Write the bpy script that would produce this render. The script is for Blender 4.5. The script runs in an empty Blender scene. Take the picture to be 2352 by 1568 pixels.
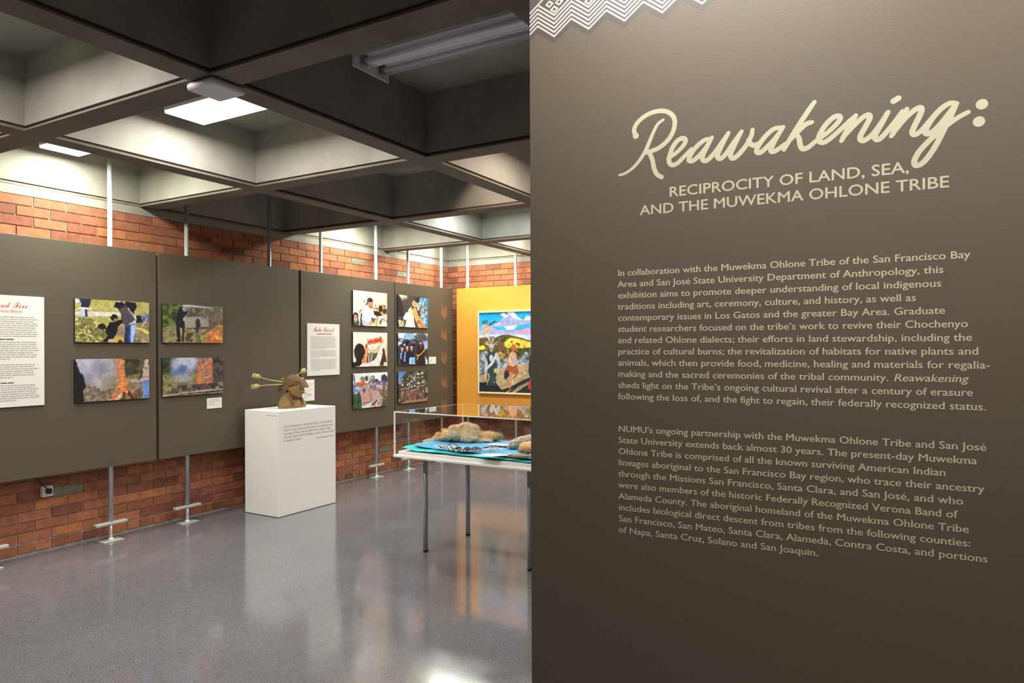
import bpy, bmesh, math, random
import numpy as np
from mathutils import Vector, Matrix, noise as mnoise

random.seed(7)
rng = np.random.RandomState(11)
scene = bpy.context.scene
COL = scene.collection

# ------------------------------------------------------------------ camera
CAM_H, YAW, ROLL, FPX = 1.6, 0.525073, -0.0033336, 1612.09
cam_data = bpy.data.cameras.new('camera')
cam = bpy.data.objects.new('camera', cam_data)
COL.objects.link(cam)
cam_data.sensor_width = 36.0
cam_data.lens = 36.0 * FPX / 2352.0
cam_data.shift_y = 16.0 / 2352.0
cam_data.clip_start = 0.05
cam.matrix_world = (Matrix.Translation((0, 0, CAM_H)) @ Matrix.Rotation(YAW, 4, 'Z')
                    @ Matrix.Rotation(math.pi / 2, 4, 'X') @ Matrix.Rotation(ROLL, 4, 'Z'))
scene.camera = cam

# ------------------------------------------------------------------ world, exposure, lamp settings
world = bpy.data.worlds.new('world')
scene.world = world
world.use_nodes = True
world.node_tree.nodes['Background'].inputs[0].default_value = (0.8, 0.85, 1.0, 1)
world.node_tree.nodes['Background'].inputs[1].default_value = 0.02
scene.view_settings.view_transform = 'Standard'
scene.view_settings.look = 'None'
scene.view_settings.exposure = 0.0
scene.view_settings.gamma = 1.0
scene.cycles.use_denoising = True
scene.cycles.max_bounces = 10
scene.cycles.diffuse_bounces = 5
scene.cycles.glossy_bounces = 5
scene.cycles.transparent_max_bounces = 16
scene.cycles.sample_clamp_indirect = 6.0

LAMP_W = 42.0            # watts of one lit ceiling fixture
# ceiling fixtures by coffer (column, row): None = switched off, else (strength, colour)
NEUTRAL, GREEN, WARM, COOL = (1.0, 0.965, 0.915), (0.97, 1.0, 0.85), (1.0, 0.84, 0.73), (0.90, 1.0, 0.99)
LAMPS = {(0, 1): (1.35, GREEN), (1, 1): (1.0, NEUTRAL), (2, 1): None, (1, 0): (0.9, NEUTRAL),
         (0, 3): (1.1, GREEN), (1, 3): (0.9, COOL), (2, 2): (0.9, WARM), (0, 4): (1.1, GREEN),
         (1, 4): (0.9, GREEN), (2, 4): (0.7, NEUTRAL), (3, 3): (0.8, NEUTRAL), (3, 0): (1.35, NEUTRAL), (4, 0): (1.3, NEUTRAL), (0, 0): (0.7, NEUTRAL)}

# ------------------------------------------------------------------ helpers
def s2l(c):
    c = np.asarray(c, float) / 255.0
    return np.where(c <= 0.04045, c / 12.92, ((c + 0.055) / 1.055) ** 2.4)

def rgb(*c):
    return tuple(float(v) for v in s2l(c))

def tag(o, label=None, cat=None, group=None, kind=None):
    if label: o['label'] = label
    if cat: o['category'] = cat
    if group: o['group'] = group
    if kind: o['kind'] = kind
    return o

def empty(name, loc, label, cat, group=None):
    o = bpy.data.objects.new(name, None)
    COL.objects.link(o)
    o.location = loc
    o.empty_display_size = 0.1
    return tag(o, label, cat, group)

class MB:
    """collects geometry in world coordinates and links it as one mesh"""
    def __init__(s):
        s.v, s.f, s.mi, s.sm, s.col = [], [], [], [], None
    def quad(s, a, b, c, d, mi=0):
        i = len(s.v); s.v += [tuple(a), tuple(b), tuple(c), tuple(d)]; s.f.append((i, i+1, i+2, i+3)); s.mi.append(mi); s.sm.append(False)
    def poly(s, pts, mi=0):
        i = len(s.v); s.v += [tuple(p) for p in pts]; s.f.append(tuple(range(i, i+len(pts)))); s.mi.append(mi); s.sm.append(False)
    def box(s, lo, hi, mi=0, skip=''):
        (x0, y0, z0), (x1, y1, z1) = lo, hi
        i = len(s.v)
        s.v += [(x0,y0,z0),(x1,y0,z0),(x1,y1,z0),(x0,y1,z0),(x0,y0,z1),(x1,y0,z1),(x1,y1,z1),(x0,y1,z1)]
        for k, f in (('b',(0,3,2,1)),('t',(4,5,6,7)),('f',(0,1,5,4)),('r',(1,2,6,5)),('k',(2,3,7,6)),('l',(3,0,4,7))):
            if k not in skip:
                s.f.append(tuple(i+q for q in f)); s.mi.append(mi); s.sm.append(False)
    def obox(s, c, ax, ay, az, mi=0):
        """oriented box: centre and three half-axis vectors"""
        c, ax, ay, az = map(Vector, (c, ax, ay, az)); i = len(s.v)
        for sz in (-1, 1):
            for sx, sy in ((-1,-1),(1,-1),(1,1),(-1,1)):
                s.v.append(tuple(c + ax*sx + ay*sy + az*sz))
        for f in ((0,3,2,1),(4,5,6,7),(0,1,5,4),(1,2,6,5),(2,3,7,6),(3,0,4,7)):
            s.f.append(tuple(i+q for q in f)); s.mi.append(mi); s.sm.append(False)
    def tube(s, pts, rad, n=12, mi=0, cap=True, smooth=True):
        pts = [Vector(p) for p in pts]
        if not hasattr(rad, '__len__'): rad = [rad]*len(pts)
        base = len(s.v)
        up = Vector((0,0,1)); prev = None
        for k, p in enumerate(pts):
            t = (pts[min(k+1, len(pts)-1)] - pts[max(k-1, 0)]).normalized()
            if prev is None:
                a = t.cross(up)
                if a.length < 1e-3: a = t.cross(Vector((1,0,0)))
            else:
                a = prev - t*prev.dot(t)
            a.normalize(); prev = a; b = t.cross(a)
            for j in range(n):
                w = 2*math.pi*j/n
                s.v.append(tuple(p + (a*math.cos(w) + b*math.sin(w))*rad[k]))
        for k in range(len(pts)-1):
            for j in range(n):
                a0 = base+k*n+j; a1 = base+k*n+(j+1) % n
                s.f.append((a0, a1, a1+n, a0+n)); s.mi.append(mi); s.sm.append(smooth)
        if cap:
            s.f.append(tuple(base+j for j in range(n))[::-1]); s.mi.append(mi); s.sm.append(False)
            e = base+(len(pts)-1)*n
            s.f.append(tuple(e+j for j in range(n))); s.mi.append(mi); s.sm.append(False)
    def ellipsoid(s, c, r, rot=None, nu=24, nv=14, mi=0, fn=None):
        c = Vector(c); base = len(s.v); R = rot or Matrix.Identity(3)
        for i in range(nv+1):
            ph = math.pi*i/nv
            for j in range(nu):
                th = 2*math.pi*j/nu
                d = Vector((math.sin(ph)*math.cos(th), math.sin(ph)*math.sin(th), math.cos(ph)))
                p = Vector((d.x*r[0], d.y*r[1], d.z*r[2]))
                if fn: p = fn(d, p)
                s.v.append(tuple(c + R @ p))
        for i in range(nv):
            for j in range(nu):
                a = base+i*nu+j; b = base+i*nu+(j+1) % nu
                s.f.append((a, a+nu, b+nu, b)); s.mi.append(mi); s.sm.append(True)
    def grid(s, P, mi=0, smooth=True):
        """P: rows x cols of points"""
        base = len(s.v); n = len(P); m = len(P[0])
        for row in P: s.v += [tuple(p) for p in row]
        for i in range(n-1):
            for j in range(m-1):
                a = base+i*m+j
                s.f.append((a, a+1, a+m+1, a+m)); s.mi.append(mi); s.sm.append(smooth)
    def build(s, name, mats, parent=None, origin=None, bevel=0.0, segs=2):
        if not isinstance(mats, (list, tuple)): mats = [mats]
        o_ = Vector(parent.matrix_basis.translation) if parent is not None else Vector(origin or (0,0,0))
        if parent is not None and parent.parent is not None: o_ = o_ + Vector(parent.parent.matrix_basis.translation)
        if parent is not None and origin is not None: loc = Vector(origin) - o_; o_ = Vector(origin)
        elif parent is not None: loc = Vector((0,0,0))
        else: loc = o_
        me = bpy.data.meshes.new(name)
        me.from_pydata([(a-o_.x, b-o_.y, c-o_.z) for a, b, c in s.v], [], s.f)
        for m in mats: me.materials.append(m)
        me.polygons.foreach_set('material_index', s.mi)
        me.polygons.foreach_set('use_smooth', s.sm)
        if s.col is not None:
            at = me.color_attributes.new('tint', 'FLOAT_COLOR', 'POINT')
            c4 = np.ones((len(s.v), 4), np.float32); c4[:, :3] = np.asarray(s.col, np.float32)
            at.data.foreach_set('color', c4.ravel())
        me.update()
        ob = bpy.data.objects.new(name, me)
        COL.objects.link(ob)
        ob.location = loc
        if parent is not None: ob.parent = parent
        if bevel:
            md = ob.modifiers.new('edge', 'BEVEL'); md.width = bevel; md.segments = segs; md.limit_method = 'ANGLE'; md.angle_limit = 0.9
        return ob

MATS = {}
def mat(name, color, rough=0.5, metal=0.0, spec=0.5, var=0.0, vscale=8.0, bump=0.0, bscale=60.0, coat=0.0, tint=False, rvar=0.0, sheen=0.0, aniso=None):
    if name in MATS: return MATS[name]
    m = bpy.data.materials.new(name); m.use_nodes = True
    nt = m.node_tree; N = nt.nodes; L = nt.links
    p = N['Principled BSDF']
    p.inputs['Base Color'].default_value = (*color, 1)
    p.inputs['Roughness'].default_value = rough
    p.inputs['Metallic'].default_value = metal
    p.inputs['Specular IOR Level'].default_value = spec
    p.inputs['Coat Weight'].default_value = coat
    if sheen: p.inputs['Sheen Weight'].default_value = sheen
    tc = N.new('ShaderNodeTexCoord')
    src = None
    if tint:
        a = N.new('ShaderNodeVertexColor'); a.layer_name = 'tint'; src = a.outputs['Color']
    if var:
        nz = N.new('ShaderNodeTexNoise'); nz.inputs['Scale'].default_value = vscale; nz.inputs['Detail'].default_value = 6
        L.new(tc.outputs['Object'], nz.inputs['Vector'])
        mr = N.new('ShaderNodeMapRange'); mr.inputs[1].default_value = 0.3; mr.inputs[2].default_value = 0.7
        mr.inputs[3].default_value = 1-var; mr.inputs[4].default_value = 1+var
        L.new(nz.outputs['Fac'], mr.inputs[0])
        mx = N.new('ShaderNodeVectorMath'); mx.operation = 'SCALE'
        if src is not None: L.new(src, mx.inputs[0])
        else: mx.inputs[0].default_value = color
        L.new(mr.outputs[0], mx.inputs['Scale'])
        src = mx.outputs[0]
        if rvar:
            m2 = N.new('ShaderNodeMapRange'); m2.inputs[1].default_value = 0.3; m2.inputs[2].default_value = 0.7
            m2.inputs[3].default_value = rough-rvar; m2.inputs[4].default_value = rough+rvar
            L.new(nz.outputs['Fac'], m2.inputs[0]); L.new(m2.outputs[0], p.inputs['Roughness'])
    if src is not None: L.new(src, p.inputs['Base Color'])
    if bump:
        nb = N.new('ShaderNodeTexNoise'); nb.inputs['Scale'].default_value = bscale; nb.inputs['Detail'].default_value = 4
        L.new(tc.outputs['Object'], nb.inputs['Vector'])
        bp = N.new('ShaderNodeBump'); bp.inputs['Strength'].default_value = bump; bp.inputs['Distance'].default_value = 0.01
        L.new(nb.outputs['Fac'], bp.inputs['Height']); L.new(bp.outputs[0], p.inputs['Normal'])
    MATS[name] = m
    return m

def emit(name, color, strength):
    m = bpy.data.materials.new(name); m.use_nodes = True
    p = m.node_tree.nodes['Principled BSDF']
    p.inputs['Base Color'].default_value = (0.8, 0.8, 0.8, 1)
    p.inputs['Emission Color'].default_value = (*color, 1); p.inputs['Emission Strength'].default_value = strength
    return m

def acrylic_mat():
    m = bpy.data.materials.new('clear_acrylic'); m.use_nodes = True
    nt = m.node_tree; N = nt.nodes; L = nt.links
    N.remove(N['Principled BSDF'])
    out = N['Material Output']
    tr = N.new('ShaderNodeBsdfTransparent'); tr.inputs[0].default_value = (0.97, 0.98, 0.98, 1)
    gl = N.new('ShaderNodeBsdfGlossy'); gl.inputs['Roughness'].default_value = 0.015; gl.inputs[0].default_value = (1, 1, 1, 1)
    fr = N.new('ShaderNodeFresnel'); pass
    ge = N.new('ShaderNodeNewGeometry'); mi = N.new('ShaderNodeMapRange')
    mi.inputs[3].default_value = 1.49; mi.inputs[4].default_value = 1/1.49
    L.new(ge.outputs['Backfacing'], mi.inputs[0]); L.new(mi.outputs[0], fr.inputs[0])
    mx = N.new('ShaderNodeMixShader')
    L.new(fr.outputs[0], mx.inputs[0]); L.new(tr.outputs[0], mx.inputs[1]); L.new(gl.outputs[0], mx.inputs[2])
    L.new(mx.outputs[0], out.inputs[0])
    return m

def floor_mat():
    m = bpy.data.materials.new('polished_concrete_floor'); m.use_nodes = True
    nt = m.node_tree; N = nt.nodes; L = nt.links
    p = N['Principled BSDF']
    tc = N.new('ShaderNodeTexCoord')
    def nz(scale, detail=6, rough=0.6):
        n = N.new('ShaderNodeTexNoise'); n.inputs['Scale'].default_value = scale; n.inputs['Detail'].default_value = detail
        n.inputs['Roughness'].default_value = rough; L.new(tc.outputs['Object'], n.inputs['Vector']); return n.outputs['Fac']
    def ramp(src, pts):
        r = N.new('ShaderNodeValToRGB'); L.new(src, r.inputs[0])
        els = r.color_ramp.elements
        for i, (pos, c) in enumerate(pts):
            e = els[i] if i < 2 else els.new(pos)
            e.position = pos; e.color = (*c, 1)
        return r.outputs[0]
    a = ramp(nz(1.3), [(0.3, (0.128, 0.123, 0.138)), (0.7, (0.156, 0.151, 0.166))])
    b = ramp(nz(140, 3), [(0.35, (0.55, 0.55, 0.55)), (0.65, (1.36, 1.36, 1.36))])
    c = ramp(nz(18, 5), [(0.3, (0.90, 0.90, 0.90)), (0.7, (1.09, 1.09, 1.09))])
    def mul(x, y):
        q = N.new('ShaderNodeVectorMath'); q.operation = 'MULTIPLY'; L.new(x, q.inputs[0]); L.new(y, q.inputs[1]); return q.outputs[0]
    L.new(mul(mul(a, b), c), p.inputs['Base Color'])
    mr = N.new('ShaderNodeMapRange'); mr.inputs[1].default_value = 0.3; mr.inputs[2].default_value = 0.7
    mr.inputs[3].default_value = 0.10; mr.inputs[4].default_value = 0.15
    L.new(nz(3.0), mr.inputs[0]); L.new(mr.outputs[0], p.inputs['Roughness'])
    p.inputs['IOR'].default_value = 2.1
    bp = N.new('ShaderNodeBump'); bp.inputs['Strength'].default_value = 0.025; bp.inputs['Distance'].default_value = 0.003
    L.new(nz(5.0, 3), bp.inputs['Height']); L.new(bp.outputs[0], p.inputs['Normal'])
    return m

M_PAINT = mat('taupe_wall_paint', rgb(82, 73, 61), rough=0.5, spec=0.4, bump=0.055, bscale=260)
M_EDGE = mat('panel_edge', rgb(120, 108, 92), rough=0.5)
M_ORANGE = mat('orange_wall_paint', rgb(214, 146, 54), rough=0.55, bump=0.05, bscale=200)
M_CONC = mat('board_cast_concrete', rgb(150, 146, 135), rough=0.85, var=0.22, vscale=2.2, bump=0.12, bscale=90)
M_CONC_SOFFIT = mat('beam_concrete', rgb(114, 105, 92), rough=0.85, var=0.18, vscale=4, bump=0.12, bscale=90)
M_BRICK = mat('red_brick', (0.3, 0.1, 0.05), rough=0.85, tint=True, var=0.22, vscale=26, bump=0.25, bscale=120)
M_MORTAR = mat('mortar', rgb(172, 162, 148), rough=0.95, var=0.2, vscale=12)
M_PLASTER = mat('grey_plaster', rgb(118, 114, 108), rough=0.85, var=0.06, vscale=3)
M_STEEL = mat('galvanised_steel', rgb(176, 182, 184), rough=0.40, metal=0.35, var=0.05, vscale=30)
M_BRIGHT = mat('bright_steel', rgb(205, 206, 204), rough=0.30, metal=0.4)
M_LEG = mat('grey_metal_leg', rgb(146, 151, 153), rough=0.38, metal=0.15)
M_BLACK = mat('black_plastic', rgb(22, 21, 21), rough=0.5)
M_WHITE = mat('white_painted_board', rgb(226, 223, 219), rough=0.55)
M_WHITEPL = mat('white_plastic', rgb(224, 222, 226), rough=0.4)
M_CARD = mat('white_card', rgb(226, 222, 216), rough=0.7)
M_SIGN = mat('sign_paper', rgb(214, 209, 204), rough=0.65)
M_GREY_INK = mat('grey_ink', rgb(150, 146, 142), rough=0.7)
M_DARK_INK = mat('dark_ink', rgb(74, 72, 68), rough=0.7)
M_PALE_INK = mat('pale_mauve_ink', rgb(168, 152, 156), rough=0.7)
M_RED_INK = mat('red_ink', rgb(176, 62, 52), rough=0.65)
M_PINK_INK = mat('faded_red_ink', rgb(190, 104, 98), rough=0.65)
M_CREAM = mat('cream_vinyl', rgb(166, 163, 138), rough=0.42, spec=0.5)
M_CREAM2 = mat('pale_olive_vinyl', rgb(176, 170, 142), rough=0.40, spec=0.5)
M_PATTERN = mat('white_stitched_print', rgb(163, 157, 154), rough=0.5)
M_PATTERN_BG = mat('mauve_taupe_print', rgb(64, 57, 52), rough=0.5)
M_PRINT = mat('satin_photo_print', (1, 1, 1), rough=0.5, spec=0.3, tint=True)
M_CLAY = mat('ochre_clay', rgb(136, 104, 62), rough=0.7, var=0.3, vscale=60, bump=0.5, bscale=180)
M_CLAYHAIR = mat('rough_brown_clay', rgb(120, 92, 60), rough=0.85, var=0.4, vscale=120, bump=0.9, bscale=260)
M_CLAYPALE = mat('pale_clay', rgb(188, 166, 116), rough=0.75, var=0.25, vscale=90, bump=0.4, bscale=200)
M_TEAL = mat('teal_cloth', rgb(50, 186, 186), rough=0.9, var=0.1, vscale=20, bump=0.1, bscale=300)
M_BLUE = mat('sky_blue_cloth', rgb(88, 160, 204), rough=0.9, var=0.1, vscale=16, bump=0.1, bscale=300)
M_ACR = acrylic_mat()
M_ACREDGE = mat('frosted_acrylic_edge', rgb(236, 234, 230), rough=0.4)
M_FLOOR = floor_mat()

# ------------------------------------------------------------------ the room
X0, X1, Y0, Y1 = -6.02, 3.65, -2.83, 8.52
ZB, ZR = 2.875, 3.30
BX = [-4.65 + 1.66*k for k in range(5)]      # left edges of the beams that run into the depth
BY = [-2.832 + 1.648*k for k in range(7)]    # near edges of the beams that run across
BW, BH = 0.155, 0.165

b = MB(); b.box((X0-0.3, Y0-0.3, -0.15), (X1+0.3, Y1+0.3, 0.0))
tag(b.build('floor', M_FLOOR), kind='structure')

cx = [X0] + [e for x in BX for e in (x, x+BW)] + [X1]
xs = [(cx[2*i], cx[2*i+1]) for i in range(len(cx)//2)]           # coffer openings in x
ys = [(y+BH, BY[k+1]) for k, y in enumerate(BY[:-1])] + [(BY[-1]+BH, Y1)]
ROW0 = 2                                                          # ys[ROW0] is row 0 (over the text panel)
beams = {}
def B_(key):
    return beams.setdefault(key, MB())
gx = sorted({v for p in xs for v in p}); gy = sorted({v for p in ys for v in p} | {Y0})
opens = {(round(a, 3), round(q, 3)) for a, _ in xs for q, _ in ys}
for i in range(len(gx)-1):
    for j in range(len(gy)-1):
        if (round(gx[i], 3), round(gy[j], 3)) not in opens:
            wide = gy[j+1]-gy[j] < 0.3                      # a strip of a beam that runs across, else one that runs deep
            key = ('across', round(gy[j], 2)) if wide else ('deep', round(gx[i], 2))
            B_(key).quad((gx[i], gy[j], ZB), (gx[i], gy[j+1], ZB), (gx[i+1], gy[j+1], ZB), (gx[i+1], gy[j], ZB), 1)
def ring(ix, iy, o0, z0, o1, z1, mi):
    (a0, a1), (b0, b1) = ix, iy
    A = [(a0-o0, b0-o0, z0), (a1+o0, b0-o0, z0), (a1+o0, b1+o0, z0), (a0-o0, b1+o0, z0)]
    B = [(a0-o1, b0-o1, z1), (a1+o1, b0-o1, z1), (a1+o1, b1+o1, z1), (a0-o1, b1+o1, z1)]
    for k in range(4):
        q = (k+1) % 4
        key = (('across', round(b0-BH, 2)), ('deep', round(a1, 2)), ('across', round(b1, 2)), ('deep', round(a0-BW, 2)))[k]
        if k == 1 and a1 > X1-0.01: key = ('edge', 'right')
        if k == 3 and a0 < X0+0.01: key = ('edge', 'left')
        if k == 2 and b1 > Y1-0.01: key = ('edge', 'back')
        B_(key).quad(A[q], A[k], B[k], B[q], mi)
c = MB()
for ix in xs:
    for iy in ys:
        z1, z2, z3 = ZB+0.012, ZB+0.030, ZR
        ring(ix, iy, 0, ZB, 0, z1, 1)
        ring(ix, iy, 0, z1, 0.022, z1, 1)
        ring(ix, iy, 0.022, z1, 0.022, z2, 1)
        ring(ix, iy, 0.022, z2, 0.004, z2, 0)
        ring(ix, iy, 0.004, z2, 0.004, z3, 0)
        (a0, a1), (b0, b1) = ix, iy
        g = 0.004
        c.quad((a0-g, b0-g, z3), (a0-g, b1+g, z3), (a1+g, b1+g, z3), (a1+g, b0-g, z3), 0)
c.box((X0-0.3, Y0-0.3, ZR+0.05), (X1+0.3, Y1+0.3, ZR+0.25), 0)
tag(c.build('ceiling', [M_CONC, M_CONC_SOFFIT]), kind='structure')
for i_, key in enumerate(sorted(beams, key=str)):
    tag(beams[key].build('trim_%d' % (i_+1), [M_CONC, M_CONC_SOFFIT]), kind='structure')

# brick walls: every brick stands 8 mm proud of its raked mortar bed
BL, BHT, JT = 0.247, 0.0795, 0.010
def brick_colour():
    t = random.random()
    if t < 0.02: c0 = (124, 116, 100)
    elif t < 0.10: c0 = (168, 104, 62)
    elif t < 0.30: c0 = (134, 78, 58)
    else: c0 = (158, 97, 68)
    k = random.uniform(0.90, 1.08)
    return s2l(np.clip(np.array(c0)*k, 0, 255))
def brick_wall(name, at, s0, s1, ztop, offs):
    w = MB(); cols = []
    def one(a0, a1, z0, z1):
        d0 = random.uniform(-0.0012, 0.0012)
        k = len(w.v)
        pts = [at(a0, z0, d0), at(a1, z0, d0), at(a1, z1, d0), at(a0, z1, d0), at(a0, z0, -0.013), at(a1, z0, -0.013), at(a1, z1, -0.013), at(a0, z1, -0.013)]
        w.v.extend(pts)
        for f in ((0,1,2,3), (0,4,5,1), (1,5,6,2), (2,6,7,3), (3,7,4,0)):
            w.f.append(tuple(k+q for q in f)); w.mi.append(0); w.sm.append(False)
        cc = brick_colour(); cols.extend([cc]*8)
    # header course on the floor
    a = s0 + offs - BL
    while a < s1:
        p, q = max(a+JT/2, s0), min(a+BL/2-JT/2, s1)
        if q-p > 0.02: one(p, q, 0.022, 0.088)
        a += BL/2
    k = 0; z = 0.100
    while z + BHT < ztop - 0.005:
        a = s0 + offs + (BL/2 if k % 2 else 0) - BL
        while a < s1:
            p, q = max(a+JT/2, s0), min(a+BL-JT/2, s1)
            if q-p > 0.02: one(p, q, z+0.0045, z+BHT-0.0045)
            a += BL
        z += BHT; k += 1
    w.quad(at(s0, 0, -0.011), at(s1, 0, -0.011), at(s1, ZB+0.02, -0.011), at(s0, ZB+0.02, -0.011), 1); cols.extend([(1, 1, 1)]*4)
    # plastered band between the top course and the ceiling
    w.quad(at(s0, z, 0.001), at(s1, z, 0.001), at(s1, ZB-0.002, 0.001), at(s0, ZB-0.002, 0.001), 2); cols.extend([(1, 1, 1)]*4)
    w.quad(at(s0, z, 0.001), at(s0, z, -0.011), at(s1, z, -0.011), at(s1, z, 0.001), 2); cols.extend([(1, 1, 1)]*4)
    # thick back
    w.quad(at(s0, 0, -0.25), at(s0, ZR, -0.25), at(s1, ZR, -0.25), at(s1, 0, -0.25), 1); cols.extend([(1, 1, 1)]*4)
    w.quad(at(s0, ZB+0.02, -0.011), at(s1, ZB+0.02, -0.011), at(s1, ZB+0.02, -0.25), at(s0, ZB+0.02, -0.25), 1); cols.extend([(1, 1, 1)]*4)
    w.quad(at(s0, 0, -0.011), at(s0, 0, -0.25), at(s1, 0, -0.25), at(s1, 0, -0.011), 1); cols.extend([(1, 1, 1)]*4)
    w.col = cols
    return tag(w.build(name, [M_BRICK, M_MORTAR, M_CONC]), kind='structure')
brick_wall('wall_left', lambda a, z, d: (X0+d, a, z), Y0, Y1, ZB-0.02, 2.768-0.0 - Y0 - 22*BL)
brick_wall('wall_back', lambda a, z, d: (a, Y1-d, z), X0, X1, ZB-0.02, 0.045)
b = MB(); b.box((X1, Y0, 0), (X1+0.2, Y1, ZR)); tag(b.build('wall_right', M_PLASTER), kind='structure')
b = MB(); b.box((X0, Y0-0.2, 0), (X1, Y0, ZR)); tag(b.build('wall_rear', M_PLASTER), kind='structure')

# ------------------------------------------------------------------ ceiling fixtures
def coffer(cc, rr):
    (a0, a1), (b0, b1) = xs[cc], ys[ROW0+rr]
    if cc == 0: a0 = a1-1.505
    return (a0+a1)/2 + (0.09 if cc == 0 else 0.13 if (cc, rr) == (2, 2) else 0), (b0+b1)/2
WHERE = {(0, 1): 'over the brick wall at the left edge of the view', (1, 1): 'beside the beam crossing with the white access point',
         (1, 0): 'in the coffer nearest the left edge of the view', (0, 3): 'in the wall coffer above the two poles by the text sheet', (1, 3): 'in the cool coffer one in from the brick wall',
         (2, 2): 'in the warm coffer behind the text wall edge', (0, 4): 'in the corner coffer where the brick walls meet', (1, 4): 'in the coffer over the orange panel',
         (2, 4): 'over the back wall beyond the text wall', (3, 3): 'hidden behind the text wall', (3, 0): 'in the coffer straight over the text wall', (4, 0): 'above the visitor, to the right of the text wall title', (0, 0): 'over the brick wall beyond the left edge'}
def fixture(cc, rr, lit):
    x, y = coffer(cc, rr); L_, W_ = 0.575, 0.145
    zt = 3.215
    if lit:
        strength, colr = lit
        e = empty('ceiling_light', (x, y, ZR), 'lit white strip light ' + WHERE[(cc, rr)], 'ceiling light', 'lit strip lights in the coffers')
    else:
        e = empty('ceiling_light', (x, y, ZR), 'unlit grey fluorescent strip light with bare tubes in the dark coffer', 'ceiling light')
    h = MB(); h.box((x-L_+0.02, y-0.06, zt), (x+L_-0.02, y+0.06, ZR+0.001)); h.build('housing', M_WHITEPL, e)
    r = MB()
    prof = [(-W_, zt-0.030), (-W_, zt-0.008), (-0.065, zt+0.004), (-0.03, zt-0.022), (0.03, zt-0.022), (0.065, zt+0.004), (W_, zt-0.008), (W_, zt-0.030)]
    r.grid([[(x-L_, y+p, z) for p, z in prof], [(x+L_, y+p, z) for p, z in prof]], smooth=False)
    r.build('reflector', M_WHITEPL, e)
    for sx in (-1, 1):
        p = MB(); p.box((x+sx*L_-0.004, y-W_-0.004, zt-(0.046 if lit else 0.075)), (x+sx*L_+0.004, y+W_+0.004, zt+0.012)); p.build('end_plate', M_WHITEPL, e)
    if lit:
        d = MB(); d.box((x-L_+0.006, y-W_+0.002, zt-0.050), (x+L_-0.006, y+W_-0.002, zt-0.030), skip='t')
        d.build('diffuser', emit('glowing_diffuser', colr, 5.0), e)
        la = bpy.data.lights.new('strip_lamp', 'AREA'); la.shape = 'RECTANGLE'; la.size = 2*L_-0.02; la.size_y = 2*W_-0.01
        la.energy = LAMP_W*strength; la.color = colr
        lo = bpy.data.objects.new('strip_lamp', la); COL.objects.link(lo); lo.parent = e; lo.location = (0, 0, zt-0.053-ZR)
    else:
        for sy in (-0.075, 0.075):
            t = MB(); t.tube([(x-L_+0.03, y+sy, zt-0.030), (x+L_-0.03, y+sy, zt-0.030)], 0.014, 14)
            t.build('fluorescent_tube', mat('unlit_tube_glass', rgb(206, 204, 214), rough=0.25), e)
            for sx in (-1, 1):
                s_ = MB(); s_.box((x+sx*(L_-0.018)-0.012, y+sy-0.016, zt-0.05), (x+sx*(L_-0.018)+0.012, y+sy+0.016, zt)); s_.build('lamp_socket', mat('socket_grey', rgb(120, 118, 116), rough=0.6), e)
for (cc, rr), lit in LAMPS.items():
    fixture(cc, rr, lit)

# added unseen lamp behind the deep beam, throws a warm patch on the coffer
e = empty('spotlight', (-2.99, 4.74, 3.06), 'small warm spotlight fixed behind the deep beam in the dark coffer over the painting', 'spotlight')
b = MB(); b.tube([(-3.075, 4.70, 3.05), (-3.085, 4.79, 3.035)], [0.030, 0.034], 20); b.build('lamp_can', M_BLACK, e)
b = MB(); b.tube([(-2.990, 4.72, 3.06), (-3.060, 4.73, 3.052)], 0.008, 10); b.build('bracket', M_BLACK, e)
la = bpy.data.lights.new('added_spot_lamp', 'SPOT'); la.energy = 26; la.color = (1.0, 0.80, 0.66); la.spot_size = 1.5; la.spot_blend = 0.35; la.shadow_soft_size = 0.03
lo = bpy.data.objects.new('added_spot_lamp', la); COL.objects.link(lo); lo.parent = e; lo.location = (-0.097, 0.056, -0.028)
lo.rotation_euler = Vector((-0.12, 0.75, -0.30)).to_track_quat('-Z', 'Y').to_euler()

# white access point under the beam crossing
e = empty('access_point', (-2.925, 2.215, ZB), 'white rounded wireless access point under the concrete beam crossing', 'access point')
b = MB(); b.obox((-2.925, 2.215, ZB-0.022), (0.098, 0, 0), (0, 0.098, 0), (0, 0, 0.020)); b.build('body', M_WHITEPL, e, bevel=0.0195, segs=5)
b = MB(); b.tube([(-2.925, 2.215, ZB-0.004), (-2.925, 2.215, ZB)], 0.05, 20); b.build('mount', M_BLACK, e)

# ------------------------------------------------------------------ lettering
def alpha(s, up, lo, dg=None):
    o = ''
    for ch in s:
        if 'A' <= ch <= 'Z': o += chr(up+ord(ch)-65)
        elif 'a' <= ch <= 'z': o += chr(lo+ord(ch)-97)
        elif dg and '0' <= ch <= '9': o += chr(dg+ord(ch)-48)
        else: o += ch
    return o
SERIF = lambda s: alpha(s, 0x1D400, 0x1D41A, 0x1D7CE)
ITAL = lambda s: alpha(s, 0x1D468, 0x1D482)
SCRIPT = lambda s: alpha(s, 0x1D4D0, 0x1D4EA)
SANS = lambda s: s

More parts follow.
